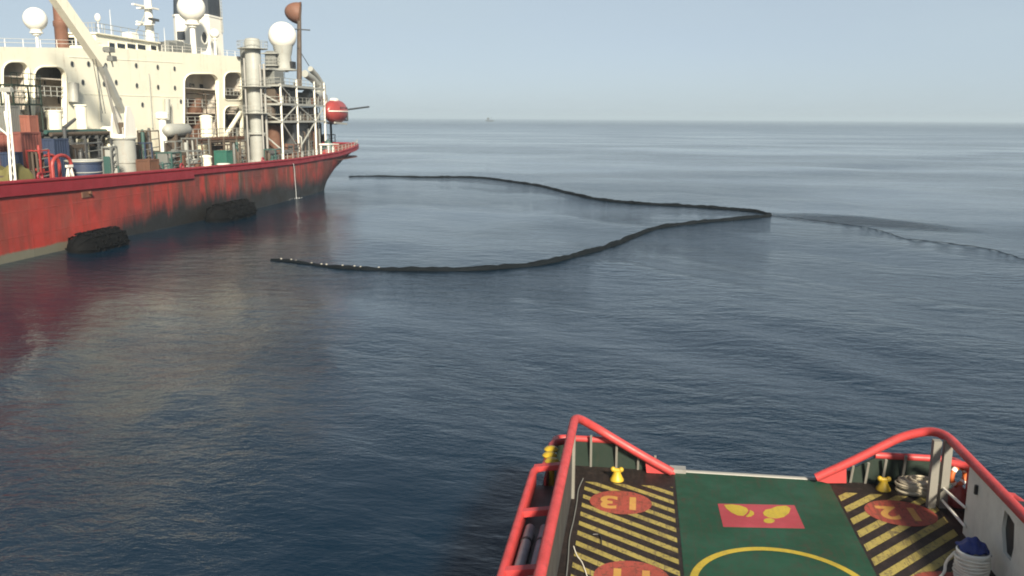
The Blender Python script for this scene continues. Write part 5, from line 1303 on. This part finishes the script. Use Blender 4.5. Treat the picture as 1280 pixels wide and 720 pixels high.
# white rope drum under a blue cloth
c = onZ(1213, 722, ZD); c.x = min(c.x, 6.72)
dr_ = thing('rope_drum', tuple(c), 'white drum wound with rope at the foot of grey bulwark', 'rope drum')
MB().lathe(c, [(0.31, 0), (0.31, 0.06), (0.275, 0.08), (0.275, 0.50), (0.31, 0.52), (0.31, 0.57), (0.285, 0.59), (0.285, 0.54)], 28).build('drum', WHITE, dr_)
for i in range(6):
    z = 0.12 + i * 0.066
    pts = [c + Vector(((0.297 + 0.012 * math.sin(3 * a + i)) * math.cos(a), (0.297 + 0.012 * math.sin(3 * a + i)) * math.sin(a), z + 0.012 * math.sin(2 * a + i))) for a in np.linspace(0, 6.2832, 33)]
    MB().tube(pts, 0.030, 7, caps=False).build('rope_turn', WROPE, dr_)
ln = rounded([c + Vector((-0.29, 0.1, 0.48)), c + Vector((-0.44, 0.15, 0.22)), c + Vector((-0.46, 0.05, 0.05)), c + Vector((-0.62, -0.15, 0.03))], 0.15)
MB().tube(ln, 0.03, 7).build('rope_end', WROPE, dr_)
# crumpled blue cloth on the drum
vs = []; nx = 22
for i in range(nx):
    for j in range(nx):
        u, v = i / (nx - 1) * 2 - 1, j / (nx - 1) * 2 - 1; r_ = math.hypot(u, v)
        z = 0.62 + 0.20 * max(0, 1 - r_) ** 0.8 + 0.035 * math.sin(7 * u + 2 * v) * math.cos(5 * v - 3 * u) - 0.10 * max(0, r_ - 0.8)
        vs.append(c + Vector((0.02 + u * 0.27, 0.08 + v * 0.25, z)))
cl = MB().add(vs, [(i * nx + j, (i + 1) * nx + j, (i + 1) * nx + j + 1, i * nx + j + 1) for i in range(nx - 1) for j in range(nx - 1)])
cl.add([v_ - Vector((0, 0, 0.02)) for v_ in vs], [(i * nx + j, i * nx + j + 1, (i + 1) * nx + j + 1, (i + 1) * nx + j) for i in range(nx - 1) for j in range(nx - 1)])
tag(cl.build('blue_cloth', BLUE, base=tuple(c + Vector((0, 0, 0.58)))), 'crumpled blue cloth lying on the white rope drum', 'cloth')
# lifebuoy hung in the right gap
p_ = onX(1198, 595, XR + 0.35)
lbv = thing('lifebuoy', (p_.x, p_.y, p_.z - 0.36), 'orange lifebuoy hanging in the gap behind the grey posts', 'lifebuoy')
MB().torus(p_, 0.21, 0.06, (0.5, -0.85, 0.1), 28, 12).build('ring', ORANGE, lbv)
for a in (0, 90, 180, 270): MB().torus(p_, 0.21, 0.064, (0.5, -0.85, 0.1), 4, 12, RAD(a - 11), RAD(a + 11)).build('band', WHITE, lbv)
# red gear bag under it
c2 = Vector((XR + 0.38, p_.y - 0.05, ZD)); bgm = MB().lathe(c2, [(0.2, 0), (0.24, 0.08), (0.22, 0.3), (0.12, 0.42), (0.05, 0.5)], 14)
tag(bgm.build('gear_bag', BOATRED, base=tuple(c2)), 'red gear bag standing below the orange lifebuoy', 'bag')
# thin lines on deck
def line_on_deck(pts, r_, mat, lab):
    P = smooth_path([onZ(x, y, ZD + 0.018 + r_) for x, y in pts], 0.06); base = P[0]
    tag(MB().tube(P, r_, 6).build('deck_line', mat, base=tuple(base)), lab, 'rope')
line_on_deck([(717, 683), (721, 694), (727, 702), (731, 712), (735, 724), (742, 745)], 0.012, WROPE, 'thin white line lying over the hazard stripes by the dark wall')
line_on_deck([(729, 598), (723, 612), (721, 628), (717, 650), (712, 672), (710, 700), (707, 730)], 0.013, GREY, 'grey hose running along the foot of the dark wall')
line_on_deck([(741, 668), (750, 669), (752, 682)], 0.012, BLACKM, 'short black line end lying across the hazard stripes')

# ================================================================== HAZE
def build_haze():
    m = bpy.data.materials.new('haze'); m.use_nodes = True; nt = m.node_tree
    for n_ in list(nt.nodes):
        if n_.type == 'BSDF_PRINCIPLED': nt.nodes.remove(n_)
    v = nt.nodes.new('ShaderNodeVolumePrincipled'); out = [n_ for n_ in nt.nodes if n_.type == 'OUTPUT_MATERIAL'][0]
    v.inputs['Color'].default_value = (0.60, 0.735, 0.86, 1); v.inputs['Density'].default_value = 0.00027; v.inputs['Anisotropy'].default_value = 0.0
    nt.links.new(v.outputs[0], out.inputs['Volume'])
    S = 15000
    o = MB().box(-S, S, -S, S, -4.0, 34.0).build('haze', m, base=(0, 0, 0), smooth=0)
    tag(o, 'thin pale sea haze softening the horizon', 'haze', kind='stuff')
build_haze()
